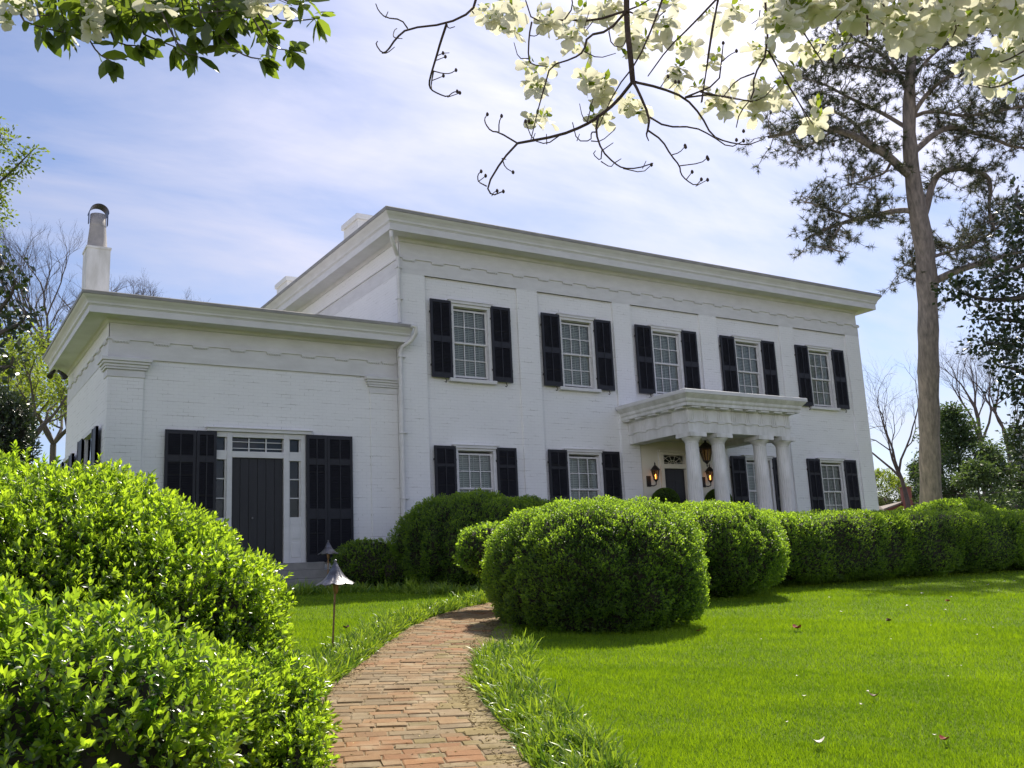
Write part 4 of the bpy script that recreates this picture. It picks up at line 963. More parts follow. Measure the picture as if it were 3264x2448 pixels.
# the tall pine to the right of the house
def pine():
    D = 36.0
    root = empty('pine_tree', at(2012, 1150, D), 'tall pine with a bare straight trunk and high crown to the right of the house', 'tree')
    TR = poly([(2014, 1200), (2012, 1130), (2009, 1000), (2006, 850), (2005, 700), (2003, 620), (1998, 540), (1985, 470), (1975, 410), (1967, 340), (1964, 280), (1964, 215), (1966, 170), (1970, 110), (1976, 40), (1980, -60)], D, .05)
    n = len(TR); rad = [.43, .41, .385, .375, .37, .365, .36, .34, .30, .26, .24, .22, .18, .15, .12, .07]
    mb = MB(); T2 = np.array(resample(np.array(TR), .5)); rr = np.interp(np.arange(len(T2))*.5, np.r_[0, np.cumsum(np.linalg.norm(np.diff(np.array(TR), axis=0), axis=1))], rad)
    mb.tube(T2, list(rr*(1+.05*np.sin(np.arange(len(T2))*1.9)+rng.normal(0, .02, len(T2)))), 20); mb.build('trunk', M['bark_pine'], root, smooth=True)
    LM = [([(1975, 470), (1969, 454), (1930, 455), (1877, 469), (1822, 480), (1770, 500), (1735, 520)], .13, 0.),
          ([(1850, 473), (1800, 455), (1755, 440), (1728, 432)], .06, .4),
          ([(1820, 482), (1800, 510), (1790, 535), (1820, 545)], .05, -.4),
          ([(1969, 380), (1951, 368), (1917, 335), (1877, 312), (1840, 290), (1800, 279), (1740, 275), (1690, 290), (1660, 296)], .19, -1.),
          ([(1800, 279), (1770, 305), (1730, 318), (1700, 312)], .06, .5),
          ([(1900, 325), (1868, 300), (1845, 262), (1800, 240), (1745, 222)], .10, .5),
          ([(1990, 480), (2002, 449), (2013, 397), (2031, 371), (2076, 362), (2131, 375), (2142, 404), (2134, 452), (2150, 500)], .16, .6),
          ([(2012, 620), (2024, 603), (2087, 577), (2134, 566), (2175, 550), (2208, 544), (2290, 530)], .16, -.6),
          ([(1972, 330), (1980, 323), (2020, 287), (2057, 272), (2097, 285), (2152, 301), (2190, 320), (2260, 318)], .14, 1.),
          ([(1966, 262), (1988, 220), (2024, 180), (2079, 150), (2150, 130)], .11, -.8),
          ([(1966, 255), (2012, 237), (2080, 253), (2160, 240), (2230, 225)], .09, .8),
          ([(1964, 205), (1943, 162), (1914, 121), (1860, 90), (1800, 70)], .11, .3),
          ([(1965, 280), (1900, 240), (1840, 215), (1780, 180), (1720, 165)], .09, 1.2),
          ([(1925, 350), (1912, 375), (1880, 385), (1850, 395), (1828, 400)], .06, -.5),
          ([(1966, 180), (2000, 130), (2060, 80), (2130, 60)], .08, .4),
          ([(1967, 160), (1900, 150), (1830, 140), (1760, 120)], .07, -1.),
          ([(2010, 640), (1990, 590), (1960, 570), (1942, 580)], .03, .8),
          ([(2000, 560), (2060, 540), (2120, 520), (2180, 470)], .08, 1.1)]
    mb = MB(); seeds = []
    for pts, r0, dep in LM:
        q = np.array([at(p[0], p[1], D+dep*2.2*i/len(pts)) for i, p in enumerate(pts)]); q = smooth_line(q, 2)
        mb.tube(q, taper(len(q), r0, r0*.28), 8, cap=False)
        L_ = np.r_[0, np.cumsum(np.linalg.norm(np.diff(q, axis=0), axis=1))]
        for s_ in np.arange(L_[-1]*.22, L_[-1], .17):
            seeds.append((np.array([np.interp(s_, L_, q[:, i]) for i in range(3)]), r0, s_/L_[-1]))
    tuft = []; rs = random.Random(5)
    for p, r0, t in seeds:
        for _ in range(2):
            d = np.array([rs.gauss(0, 1), rs.gauss(0, 1), rs.gauss(.22, .5)]); d /= np.linalg.norm(d); ln = rs.uniform(.5, 1.5)*(1.15-.35*t)
            q = [p]
            for k in range(3):
                d = d+np.array([rs.gauss(0, .3), rs.gauss(0, .3), rs.gauss(0.05, .25)]); d /= np.linalg.norm(d); q.append(q[-1]+d*ln/3)
            mb.tube(q, [.022, .018, .014, .010], 3, cap=False)
            for k in (1, 2, 3):
                for _2 in range(2 if k < 3 else 3):
                    e = d+np.array([rs.gauss(0, .7), rs.gauss(0, .7), rs.gauss(.1, .5)]); e /= np.linalg.norm(e); g = q[k]+e*rs.uniform(.12, .38)
                    mb.tube([q[k], g], [.010, .007], 3, cap=False); tuft.append((g, e))
    mb.build('limbs', M['bark_pine'], root)
    P = np.array([t[0] for t in tuft]); E_ = np.array([t[1] for t in tuft]); k = 28
    ok = rng.random(len(P)) < .92; P, E_ = P[ok], E_[ok]
    A = unit(np.repeat(E_, k, 0)*.55+rdirs(len(P)*k)); B = np.repeat(P, k, 0)-np.repeat(E_, k, 0)*rng.uniform(0, .10, (len(P)*k, 1))
    leaves('needles', NEEDLE, B, A, rdirs(len(B)), rng.uniform(.13, .27, len(B)), np.clip(rng.normal(.45, .25, len(B)), 0, 1), M['needle'], root, .085)
pine()
# dark magnolia at the right edge
def leafy(name, label, root_loc, trunk, r, branches, d, n, rad, size, mat, tone=.4, cat='tree', step=.5, sub=1.0, tpl=LEAF_MID, width=1.0, jit=.4, bmat=None, dens=1.0, seed=0):
    rs = random.Random(seed); root = empty(name, root_loc, label, cat)
    mb = MB(); mb.tube(trunk, taper(len(trunk), r, r*.6), 10); mb.build('trunk', bmat or M['bark_grey'], root, smooth=True)
    mb = MB(); C = []
    for br in branches:
        q = smooth_line(np.array(poly(br, d, jit)), 2); mb.tube(q, taper(len(q), r*.4, r*.06), 6, cap=False)
        L_ = np.r_[0, np.cumsum(np.linalg.norm(np.diff(q, axis=0), axis=1))]
        for s_ in np.arange(.0, L_[-1], step):
            p = np.array([np.interp(s_, L_, q[:, i]) for i in range(3)]); k_ = 1-.55*s_/L_[-1]
            for _ in range(rs.choice((1, 2, 2, 3))):
                o = np.array([rs.gauss(0, 1), rs.gauss(0, 1), rs.gauss(0, .8)])*sub*k_*.6; C.append(p+o); mb.tube([p, p+o*.5+np.array([0, 0, .05*sub]), p+o], [r*.05, r*.035, r*.02], 3, cap=False)
        C.append(q[-1])
    mb.build('branches', bmat or M['bark_grey'], root)
    clumps('foliage', C, n, rad, size, mat, root, tone, tpl, width)
    return root
leafy('magnolia_tree', 'dark large leaved magnolia at the right edge in front of the pine crown', at(2330, 1150, 30), [at(2330, 1180, 30), at(2325, 900, 30), at(2310, 600, 30), at(2300, 300, 30)], .30,
      [[(2310, 520), (2230, 470), (2190, 440), (2200, 400)], [(2310, 560), (2240, 560), (2170, 590), (2130, 610)], [(2310, 640), (2230, 640), (2150, 650), (2090, 640), (2060, 620)],
       [(2320, 700), (2240, 700), (2170, 690), (2120, 690)], [(2320, 760), (2240, 750), (2180, 745), (2125, 740)], [(2320, 800), (2250, 810), (2200, 800), (2165, 790)], [(2320, 880), (2260, 870), (2200, 850)],
       [(2320, 960), (2260, 930), (2205, 920)], [(2320, 1000), (2250, 990), (2215, 985)], [(2310, 520), (2250, 500), (2200, 500)], [(2320, 840), (2260, 830), (2215, 830)]], 30, 46, .40, .19, M['leaf_dark'], .55, step=.40, sub=.75, width=1.25, seed=3)
def conifer(px, top, base, d, label, wid, seed, tone=.45, mat='leaf_conifer'):
    rs = random.Random(seed); b, t = at(px, base, d), at(px, top, d); h = t[2]-b[2]; b[2] = -.66; t = np.array([b[0], b[1], t[2]]); h = t[2]-b[2]
    root = empty('conifer_tree', b, label, 'tree', 'evergreens behind the hedge on the right')
    MB().tube([b, b*.5+t*.5+np.array([rs.gauss(0, .1), 0, 0]), t], [h*.018, h*.012, .03], 8).build('trunk', M['bark_grey'], root, smooth=True)
    mb = MB(); C = []
    for k in range(int(h*7)):
        f = rs.random()**.85; z = b[2]+h*(.06+.92*f); a = rs.uniform(0, 6.28); ln = wid*(1-f)**.75*rs.uniform(.45, 1.15)+.15
        p = np.array([b[0], b[1], z]); q = p+np.array([math.cos(a)*ln, math.sin(a)*ln, ln*rs.uniform(-.05, .35)]); mb.tube([p, p*.5+q*.5+np.array([0, 0, .06]), q], [.04, .025, .01], 4, cap=False)
        for s_ in np.arange(.35, 1.01, .22): C.append(p+(q-p)*s_+np.array([rs.gauss(0, .12), rs.gauss(0, .12), rs.gauss(0, .10)]))
    mb.build('branches', M['bark_grey'], root)
    clumps('foliage', C, 60, .40, .20, M[mat], root, tone, LEAF_MID, .9, .2, .6)
conifer(2085, 868, 1110, 52, 'tallest dark evergreen just right of the pine trunk', 3.6, 1)
conifer(2043, 890, 1110, 55, 'narrow evergreen close against the right side of the pine trunk', 2.6, 2)
conifer(2150, 955, 1110, 50, 'lower broad evergreen below the dark magnolia', 3.4, 3, .6)
conifer(1990, 1000, 1110, 85, 'small evergreen showing just left of the pine trunk', 2.4, 4)
conifer(2225, 920, 1110, 56, 'evergreen cut by the right edge of the picture', 3.4, 6, .5)
conifer(2120, 1000, 1110, 46, 'low spreading evergreen in front of the tallest one', 3.0, 8, .65)
def leafless(px, base, d, label, tpx, r, lev, seed, l, group, spread=.5, kids=(2, 3), up=.12):
    T = [at(*p, d) for p in tpx]; b = T[0].copy(); b[2] = -.66
    return bare_tree(b, label, [b]+T, lev, seed, None, group, spread, r, kids, l, up)
GB = 'bare trees on the skyline'
leafless(1960, 1110, 62, 'bare tree between the house corner and the pine trunk', [(1962, 1090), (1955, 1060), (1948, 1035), (1942, 1020)], .17, 7, 11, 2.5, GB, .58, (2, 3), .03)
leafless(2130, 1110, 66, 'bare tree with upright limbs above the evergreens on the right', [(2130, 1080), (2125, 1000), (2120, 960), (2116, 930)], .22, 7, 12, 2.5, GB, .5, (2, 3), .06)
leafless(2200, 1110, 70, 'bare tree half hidden behind the magnolia at the right edge', [(2190, 1080), (2180, 980), (2170, 930)], .2, 7, 13, 2.5, GB, .5, (2, 3), .06)
leafless(140, 1000, 38, 'large leaning bare tree left of the wing with a forked trunk', [(160, 980), (142, 880), (126, 825), (104, 785), (92, 755)], .15, 6, 14, 1.85, GB, .52, (2, 4), .10)
leafless(60, 1000, 44, 'bare tree behind the leaning one at the far left', [(60, 1000), (50, 900), (45, 820)], .14, 6, 15, 1.9, GB, .55, (2, 4), .06)
leafless(195, 1000, 46, 'bare tree rising behind the wing chimney', [(190, 900), (185, 800), (182, 750)], .15, 6, 16, 1.3, GB, .58, (2, 4), .07)
leafless(335, 1000, 48, 'bare tree top showing above the middle of the wing roof', [(335, 900), (333, 800), (332, 745)], .14, 6, 17, 1.2, GB, .62, (2, 4), .05)
leafless(262, 1000, 48, 'bare tree top just right of the wing chimney', [(258, 900), (256, 800), (256, 740)], .14, 6, 18, 1.3, GB, .62, (2, 4), .05)
# spring foliage beyond the wing on the left
for i, (px, py, d, nm) in enumerate(((60, 860, 30, 'yellow green spring tree low behind the left end of the wing'), (115, 900, 33, 'small spring green tree tucked against the wing corner'), (5, 800, 36, 'spring green tree at the left edge behind the dark holly'))):
    b = at(px, 1050, d); b[2] = -.66; rs = random.Random(50+i)
    root = empty('spring_tree', b, nm, 'tree', 'spring green trees left of the wing')
    mb = MB(); tips = []; tp = at(px, 960, d); MB().tube([b, tp], [.14, .10], 8).build('trunk', M['bark_grey'], root)
    for k in range(5): grow(mb, tp, unit(np.array([math.cos(k*1.26), math.sin(k*1.26), 1.1])), 1.3, .07, 4, tips, rs, .6, .05, (2, 3), 5)
    mb.build('branches', M['bark_grey'], root)
    C = [t_[0] for t_ in tips if rs.random() < .95]; clumps('foliage', C, 24, .45, .13, M['leaf_spring'], root, .5)
hedge('holly_bush', 'dark green holly bush at the left edge above the big shrub', 'shrub', [Blob(at(-5, 965, 16), (.58, .6, .95), 2.2), Blob(at(-90, 990, 16.3), (1.0, 1.0, 1.4), 2.2)], 420, .085, .9, M['leaf_dark'], .4, .10, .25, LEAF_MID, 5, 81, .5, .75)
leafy('evergreen_tree', 'sunlit green tree reaching into the sky at the upper left edge', at(-420, 1300, 14), [at(-420, 1330, 14), at(-400, 900, 14), at(-330, 500, 14), at(-280, 250, 14)], .09,
      [[(-300, 440), (-120, 450), (-20, 410), (20, 375), (50, 345), (74, 322)], [(-280, 340), (-140, 340), (-60, 300), (-22, 262)], [(-300, 500), (-120, 520), (-60, 490), (-8, 478), (0, 455)],
       [(-280, 400), (-100, 380), (-40, 345), (-8, 318), (2, 290)], [(-260, 540), (-100, 560), (-40, 540), (-18, 520)], [(-200, 460), (-80, 430), (-20, 440), (5, 415)]], 14, 40, .13, .066, M['leaf_spring'], .36, step=.13, sub=.18, jit=.15, seed=7)
leafy('magnolia_tree', 'dark bronze leaved magnolia branches at the left edge beside the chimney', at(-330, 1250, 10.5), [at(-330, 1330, 10.5), at(-320, 1000, 10.5), at(-300, 650, 10.5)], .14,
      [[(-300, 760), (-120, 730), (-20, 690), (25, 640), (35, 600)], [(-300, 800), (-100, 760), (0, 720), (45, 700), (58, 672)], [(-280, 860), (-100, 830), (-10, 800), (25, 790), (28, 770)], [(-280, 680), (-100, 640), (-30, 600), (5, 565)]], 10.5, 15, .12, .085, M['leaf_dark'], .5, step=.14, sub=.16, jit=.12, width=1.2, seed=8)
# neighbour's brick house far behind on the right
def far_house():
    o = at(1960, 1110, 70); root = empty('brick_house', (o[0], o[1], -.7), 'distant red brick house with a shouldered chimney behind the long hedge', 'house')
    a = math.radians(-38); u = np.array([math.cos(a), math.sin(a), 0]); w_ = np.array([-u[1], u[0], 0])
    def pt(x, y, z): return np.array([o[0], o[1], 0])+u*x+w_*y+np.array([0, 0, z])
    z0 = -.7; ze = 2.2; zr = 3.45
    mb = MB(); mb.add([pt(-4, 0, z0), pt(4, 0, z0), pt(4, 0, ze), pt(.0, 0, zr), pt(-4, 0, ze), pt(-4, 9, z0), pt(4, 9, z0), pt(4, 9, ze), pt(0, 9, zr), pt(-4, 9, ze)], [(0, 1, 2, 3, 4), (6, 5, 9, 8, 7), (1, 6, 7, 2), (5, 0, 4, 9)]); mb.build('wall', M['brickred'], root)
    mb = MB(); mb.add([pt(-4.3, -.25, ze-.08), pt(0, -.25, zr+.04), pt(0, 9.2, zr+.04), pt(-4.3, 9.2, ze-.08), pt(4.3, -.25, ze-.08), pt(4.3, 9.2, ze-.08), pt(-4.3, -.25, ze-.2), pt(0, -.25, zr-.08), pt(4.3, -.25, ze-.2)], [(0, 1, 2, 3), (1, 4, 5, 2), (0, 6, 7, 1), (1, 7, 8, 4)])
    mb.build('roof', M['roofslate'], root)
    mb = MB(); V = [(-.75, z0), (.75, z0), (.75, 2.3), (.33, 2.9), (.33, 4.35), (-.33, 4.35), (-.33, 2.9), (-.75, 2.3)]
    mb.add([pt(x, -.5, z) for x, z in V]+[pt(x, -.02, z) for x, z in V], [tuple(range(8)), tuple(range(15, 7, -1))]+[(i, i+8, (i+1) % 8+8, (i+1) % 8) for i in range(8)])
    for (e, za, zb) in ((.40, 4.36, 4.45),): 
        q = [pt(-e, -.58, za), pt(e, -.58, za), pt(e, .06, za), pt(-e, .06, za)]; mb.add(q+[v+np.array([0, 0, zb-za]) for v in q], [(0, 3, 2, 1), (4, 5, 6, 7), (0, 1, 5, 4), (1, 2, 6, 5), (2, 3, 7, 6), (3, 0, 4, 7)])
    mb.build('chimney', M['brickred'], root)
far_house()
def back_house():
    o = at(1905, 1108, 66); root = empty('shed', (o[0], o[1], -.7), 'pale low outbuilding with a long tan roof beside the house corner', 'outbuilding')
    x, y = o[0], o[1]; MB().box(x-4, x+.9, y, y+4, -.7, 1.9).build('wall', M['asphaltcar'], root)
    MB().add([(x-4.3, y-.3, 1.85), (x+1.2, y-.3, 1.85), (x+1.2, y+2.2, 4.1), (x-4.3, y+2.2, 4.1), (x-4.3, y+4.4, 1.85), (x+1.2, y+4.4, 1.85)], [(0, 1, 2, 3), (3, 2, 5, 4), (1, 5, 2), (0, 3, 4)]).build('roof', M['roofslate'], root)
back_house()
# low growth that closes the view between the trunks
for i, (px, py, d, rx, rz, lab) in enumerate(((1905, 1085, 88, 5.5, 8.0, 'loose green thicket beyond the shed near the house corner'), (2080, 1090, 75, 6.5, 4.6, 'thicket beyond the evergreens at the right'), (2200, 1080, 78, 6.5, 5.0, 'thicket at the far right edge behind the evergreens'), (60, 1010, 42, 5.0, 4.6, 'thicket low behind the spring trees on the left'))):
    c = at(px, py, d); c[2] = -.6
    hedge('thicket', lab, 'shrub', [Blob(c, (rx, 2.5, rz), 2.0), Blob(c+np.array([rx*.6, .5, .3]), (rx*.5, 2.0, rz*.9), 2.0)], 55, .24, .9, M['leaf_spring'] if i in (0, 3) else M['leaf_conifer'], 1.4, .35, .6, LEAF_MID, 4, 90+i, .4, .7)

# ------------------------------------------------------------------ flowering dogwood overhead
def f2(*pts): return [(779+.383*x, .383*y) for x, y in pts]
def f3(*pts): return [(1491+.3677*x, .3677*y) for x, y in pts]
def bract_flower(bm_, seed):
    """four notched cupped bracts round a green button"""
    r = random.Random(seed); V = []; Fc = []
    for q in range(4):
        a = q*math.pi/2+r.uniform(-.15, .15); ln = (.047 if q % 2 else .040)*r.uniform(.9, 1.1); cup = r.uniform(-.75, .05); tw = r.uniform(-.25, .25)
        nu, nv = 6, 5; o = len(V)
        for i in range(nu):
            t = i/(nu-1); wd = ln*.86*(math.sin(math.pi*min(.5*t**.9+.02, .5))*(1-max(0, t-.72)**2*4.2))*.5+.002
            for j_ in range(nv):
                s_ = (j_/(nv-1)-.5)*2; notch = max(0, .22-abs(s_)*.55)*max(0, t-.8)*5*.75
                x = wd*s_; y = ln*(.06+t*.94)*(1-notch*.5); z = ln*(cup*t*t*.8-.10*t)+abs(s_)**2*wd*.32+math.sin(5*t+3*s_+seed)*.0018+x*tw
                V.append((x*math.cos(a)-y*math.sin(a), x*math.sin(a)+y*math.cos(a), z))
        for i in range(nu-1):
            for j_ in range(nv-1): Fc.append((o+i*nv+j_, o+i*nv+j_+1, o+(i+1)*nv+j_+1, o+(i+1)*nv+j_))
    return np.array(V), np.array(Fc)
def flower_mesh(seed):
    V, Fc = bract_flower(None, seed)
    me = bpy.data.meshes.new('flower'); me.from_pydata(V.tolist(), [], Fc.tolist()); me.polygons.foreach_set('use_smooth', [True]*len(Fc))
    a = me.attributes.new('tone', 'FLOAT', 'POINT'); a.data.foreach_set('value', np.clip(.35+np.linalg.norm(V[:, :2], axis=1)/.045*.65, 0, 1).astype(np.float32))
    me.materials.append(M['bract']); me.update(); return me
def dogwood():
    D = 2.75
    fwd = np.array([math.sin(YAW), math.cos(YAW), 0]); base = CAM+_R*1.7-fwd*2.8; base[2] = float(ground(base[0], base[1]))
    root = empty('dogwood_tree', base, 'white flowering dogwood with dark twigs arching into the top of the view', 'tree')
    hub = CAM+_R*1.1-fwd*.7+np.array([0, 0, 2.5])
    mb = MB(); q = smooth_line([base-np.array([0, 0, .1]), base+np.array([.05, .05, 1.1]), base*.6+hub*.4+np.array([0, 0, .4]), hub]); mb.tube(q, taper(len(q), .085, .055), 12); mb.build('trunk', M['bark_dogwood'], root, smooth=True)
    br = MB()
    def twig(pts, r0, r1, d=D, jit=.03, n=6):
        q = np.array(poly(pts, d, jit))
        if len(q) > 2: q = smooth_line(q, 1)
        br.tube(q, taper(len(q), r0, r1), n, cap=True); return q
    # limbs that pass above the picture
    for L_ in ([hub, at(2250, -170, 2.7), at(1800, -130, 2.75), at(1370, -110, 2.75), at(1130, -80, 2.75), at(700, -160, 2.85), at(200, -110, 2.9), at(-60, -60, 2.9)],
               [hub, at(2350, -200, 2.5), at(2000, -90, 2.9), at(1600, -70, 2.95)], [hub, at(2330, 60, 2.7), at(2240, 180, 2.75)]):
        q = smooth_line(L_, 2); br.tube(q, taper(len(q), .03, .007), 8)
    T = [(f2((1500, -290), (1500, -60), (1500, 60), (1505, 180), (1520, 300), (1535, 460)), .0085, .007), (f2((1535, 460), (1440, 580), (1340, 660), (1260, 710), (1120, 765), (885, 808)), .0055, .0034), (f2((885, 808), (800, 900), (710, 1050), (740, 1105), (800, 1080)), .0032, .0016),
         (f2((885, 808), (780, 745), (735, 740), (705, 700), (698, 670), (715, 645)), .0026, .0014), (f2((780, 745), (780, 690), (795, 655)), .0018, .0012), (f2((1120, 765), (1050, 815), (970, 790), (930, 690)), .0020, .0012), (f2((970, 790), (985, 750)), .0014, .001), (f2((1050, 815), (1048, 755)), .0014, .001),
         (f2((710, 1050), (662, 1025), (660, 985), (680, 967)), .0020, .0012), (f2((662, 1025), (690, 1005), (705, 992)), .0014, .001), (f2((740, 1105), (750, 1085), (770, 1077)), .0014, .001), (f2((800, 900), (815, 945), (860, 972)), .0018, .0012), (f2((800, 900), (795, 890), (820, 900)), .0014, .001),
         (f2((1340, 660), (1325, 745), (1360, 850), (1430, 920), (1480, 950), (1560, 950), (1650, 920)), .0034, .0014), (f2((1360, 850), (1425, 805)), .0016, .001), (f2((1325, 745), (1300, 745), (1300, 795), (1220, 795), (1195, 690)), .0022, .0012), (f2((1300, 795), (1355, 800), (1435, 730)), .0018, .001), (f2((1220, 795), (1235, 755)), .0014, .001),
         (f2((1360, 850), (1355, 910), (1310, 870), (1325, 850)), .0018, .001), (f2((1355, 910), (1410, 945), (1430, 920)), .0018, .001), (f2((1430, 920), (1470, 895)), .0016, .001), (f2((1480, 950), (1590, 975), (1640, 930)), .0018, .001), (f2((1590, 950), (1610, 908)), .0014, .001), (f2((1280, 690), (1250, 660), (1235, 585)), .0018, .001), (f2((1275, 700), (1310, 560)), .0018, .001),
         (f2((1535, 460), (1560, 500), (1630, 660), (1620, 735), (1610, 760), (1625, 795)), .005, .0014), (f2((1620, 735), (1700, 790), (1750, 875), (1800, 935), (1805, 980), (1835, 1015), (1890, 1050), (1925, 1010)), .0030, .0014), (f2((1750, 875), (1800, 860), (1830, 825)), .0018, .001), (f2((1800, 935), (1920, 920), (1955, 890)), .0018, .001), (f2((1835, 1015), (1870, 970)), .0016, .001), (f2((1890, 1050), (1955, 1015)), .0014, .001),
         (f2((1630, 660), (1720, 715), (1880, 715), (1980, 765), (2080, 835), (2160, 795)), .0030, .0014), (f2((1535, 460), (1690, 495), (1830, 550), (1920, 650), (1980, 765), (2060, 800), (2180, 820), (2260, 790)), .0042, .0014), (f2((1830, 550), (2020, 470), (2035, 350), (2045, 245)), .0030, .0012), (f2((2035, 350), (2080, 310), (2120, 290)), .0018, .001), (f2((1830, 550), (2000, 530), (2212, 575)), .003, .0016), (f2((1690, 495), (1730, 432)), .0016, .001), (f2((1740, 500), (1775, 463)), .0016, .001),
         (f2((1500, 60), (1400, 175), (1280, 200), (1260, 290), (1200, 330), (1070, 370), (1040, 480), (1000, 620), (960, 790)), .0042, .0012), (f2((1500, 60), (1310, 120), (1150, 110), (970, 125), (930, 0)), .004, .0016), (f2((965, 125), (950, 200), (945, 330), (965, 365), (1050, 375)), .0026, .0014), (f2((950, 200), (990, 205), (1010, 180)), .0016, .001), (f2((945, 330), (890, 330), (865, 240)), .0018, .001),
         (f2((1720, -60), (1660, 120), (1560, 350), (1440, 500), (1330, 740)), .0036, .0012), (f2((2040, -40), (1870, 140), (1735, 270), (1620, 430)), .0034, .0014), (f2((2015, 0), (1980, 200), (1950, 400), (1920, 580)), .003, .0014), (f2((1400, 175), (1415, 255), (1480, 270), (1500, 210)), .0020, .001), (f2((1260, 290), (1340, 330), (1440, 300)), .0020, .001), (f2((1150, 110), (1200, 40), (1180, -60)), .0024, .0016), (f2((1310, 120), (1250, 200), (1290, 60)), .0018, .001), (f2((1500, 60), (1650, 120), (1720, 60)), .003, .0012), (f2((1500, 60), (1600, 20), (1700, -60)), .003, .0012),
         (f2((660, -160), (655, -20), (630, 65), (485, 135), (265, 160), (200, 215), (150, 290), (120, 300), (85, 250), (95, 233)), .0042, .0014), (f2((265, 160), (230, 110), (140, 100), (100, 60), (85, 20)), .0024, .0012), (f2((200, 215), (182, 205), (190, 170), (205, 160)), .0018, .001), (f2((120, 300), (150, 300), (192, 265)), .0016, .001), (f2((200, 215), (235, 218)), .0014, .001), (f2((140, 100), (155, 65)), .0014, .001), (f2((630, 65), (640, 78)), .002, .001),
         (f2((485, 135), (450, 240), (430, 310), (400, 410), (385, 470), (395, 505), (440, 530), (490, 548), (520, 520), (548, 516)), .0036, .0013), (f2((485, 135), (495, 162), (532, 150)), .0018, .001), (f2((410, 400), (465, 415), (505, 415), (538, 396)), .0018, .0012), (f2((400, 455), (440, 440), (467, 428)), .0016, .001), (f2((430, 315), (465, 300), (500, 298)), .0016, .001), (f2((428, 340), (478, 320)), .0014, .001), (f2((412, 400), (398, 470), (400, 500)), .002, .0014), (f2((490, 548), (530, 535), (560, 524)), .0014, .001),
         (f3((440, -60), (440, 0), (460, 300), (370, 450), (375, 560), (290, 660), (270, 750)), .0036, .0012), (f3((460, 300), (560, 480), (720, 730)), .0030, .0012), (f3((500, -60), (545, 0), (640, 150), (780, 370)), .0036, .0014), (f3((1040, -60), (1040, 210)), .0036, .0026), (f3((1470, -60), (1500, 10), (1570, 150), (1540, 220)), .0034, .0014), (f3((1040, 110), (960, 190), (900, 290)), .0024, .001), (f3((1040, 110), (1130, 130), (1210, 210)), .0024, .001),
         (f3((375, 430), (270, 470), (200, 560)), .0026, .0012), (f3((60, 540), (300, 590), (420, 590), (500, 500)), .0026, .0012), (f3((640, 110), (800, 60), (1000, 10), (1040, 20)), .0026, .0014), (f3((900, -40), (900, 60), (840, 120)), .0022, .001), (f3((1570, 150), (1700, 130), (1800, 20)), .0024, .001), (f3((1130, 20), (1190, 130), (1290, 160)), .0022, .001), (f3((1961, 440), (1800, 520), (1690, 500)), .0028, .0014), (f3((1961, 300), (1850, 360), (1780, 370)), .0024, .0012), (f3((1320, 90), (1400, 20), (1480, 0)), .0024, .001), (f3((165, 0), (120, 200), (70, 600)), .0028, .0012), (f3((560, 470), (640, 600), (700, 740)), .002, .001), (f3((410, 60), (405, 110), (360, 140)), .0018, .001)]
    for pts, r0, r1 in T: twig(pts, r0*1.05, r1*1.1)
    br.build('branches', M['bark_dogwood'], root)
    # bare flower buds at the ends of the lower twigs
    bm0 = MB().lathe((0, 0, 0), [(.0008, -.006), (.0040, -.003), (.0046, 0), (.0036, .004), (.0006, .0075)], 8).build('bud', M['bark_dogwood'], root, smooth=True); bm0.location = tuple(at(1800, 313, D))
    for p in f2((715, 645), (795, 655), (680, 967), (705, 992), (770, 1077), (805, 1080), (860, 972), (538, 396), (467, 428), (478, 320), (465, 300), (545, 516), (560, 524), (930, 685), (950, 685), (1830, 822), (1833, 830), (1955, 888), (1960, 898), (1870, 970), (1922, 1012), (1957, 1015), (2045, 243), (2120, 288), (1733, 432), (1775, 463), (1795, 463), (2160, 795), (2120, 790), (2160, 740), (1640, 930)):
        o = bm0.copy(); COL.objects.link(o); o.location = tuple(at(p[0], p[1], D))
    FL = [(1065, 25, 3), (1100, 60, 2), (1085, 5, 2), (1135, 15, 2), (1180, 35, 3), (1195, 60, 3), (1210, 85, 2), (1240, 60, 2), (1130, 48, 1), (1270, 20, 3), (1300, 45, 2), (1330, 15, 2), (1340, 60, 2), (1262, 100, 1), (1395, 25, 2), (1420, 55, 2), (1400, 98, 4), (1372, 92, 1), (1440, 15, 2), (1478, 85, 3), (1160, 150, 2), (1175, 185, 2),
          (1162, 212, 2), (1150, 272, 2), (1180, 240, 1), (1245, 118, 1), (1280, 165, 3), (1262, 182, 2), (1310, 180, 3), (1300, 210, 2), (1350, 205, 1), (1308, 265, 2), (1382, 215, 2), (1400, 235, 1), (1440, 190, 1), (1480, 150, 2), (1500, 182, 1), (1545, 115, 2), (1580, 38, 2), (1565, 210, 3), (1590, 225, 2), (1535, 235, 2), (1630, 222, 3),
          (1620, 250, 1), (1690, 195, 2), (1655, 190, 2), (1702, 230, 2), (1772, 260, 2), (1785, 275, 1), (1742, 235, 1), (1662, 118, 2), (1700, 150, 2), (1735, 128, 2), (1640, 108, 2), (1600, 15, 2), (1660, 40, 3), (1520, 30, 1),
          (18, 20, 3), (24, 58, 1), (60, 5, 2), (200, 14, 2), (202, 50, 2), (228, 34, 1), (330, 0, 1), (365, 12, 2), (565, 2, 2), (592, 12, 1), (2140, 160, 3), (2190, 185, 3), (2205, 140, 3), (2100, 150, 2), (2170, 125, 3), (2130, 130, 2), (2190, 80, 3), (1760, 110, 3), (1800, 100, 3), (2000, 100, 2), (1930, 95, 2)]
    rs = random.Random(12); pos = []
    for x, y, n in FL:
        for _ in range(n): pos.append((x+rs.gauss(0, 15), y+rs.gauss(0, 11), D+rs.uniform(-.02, .24)))
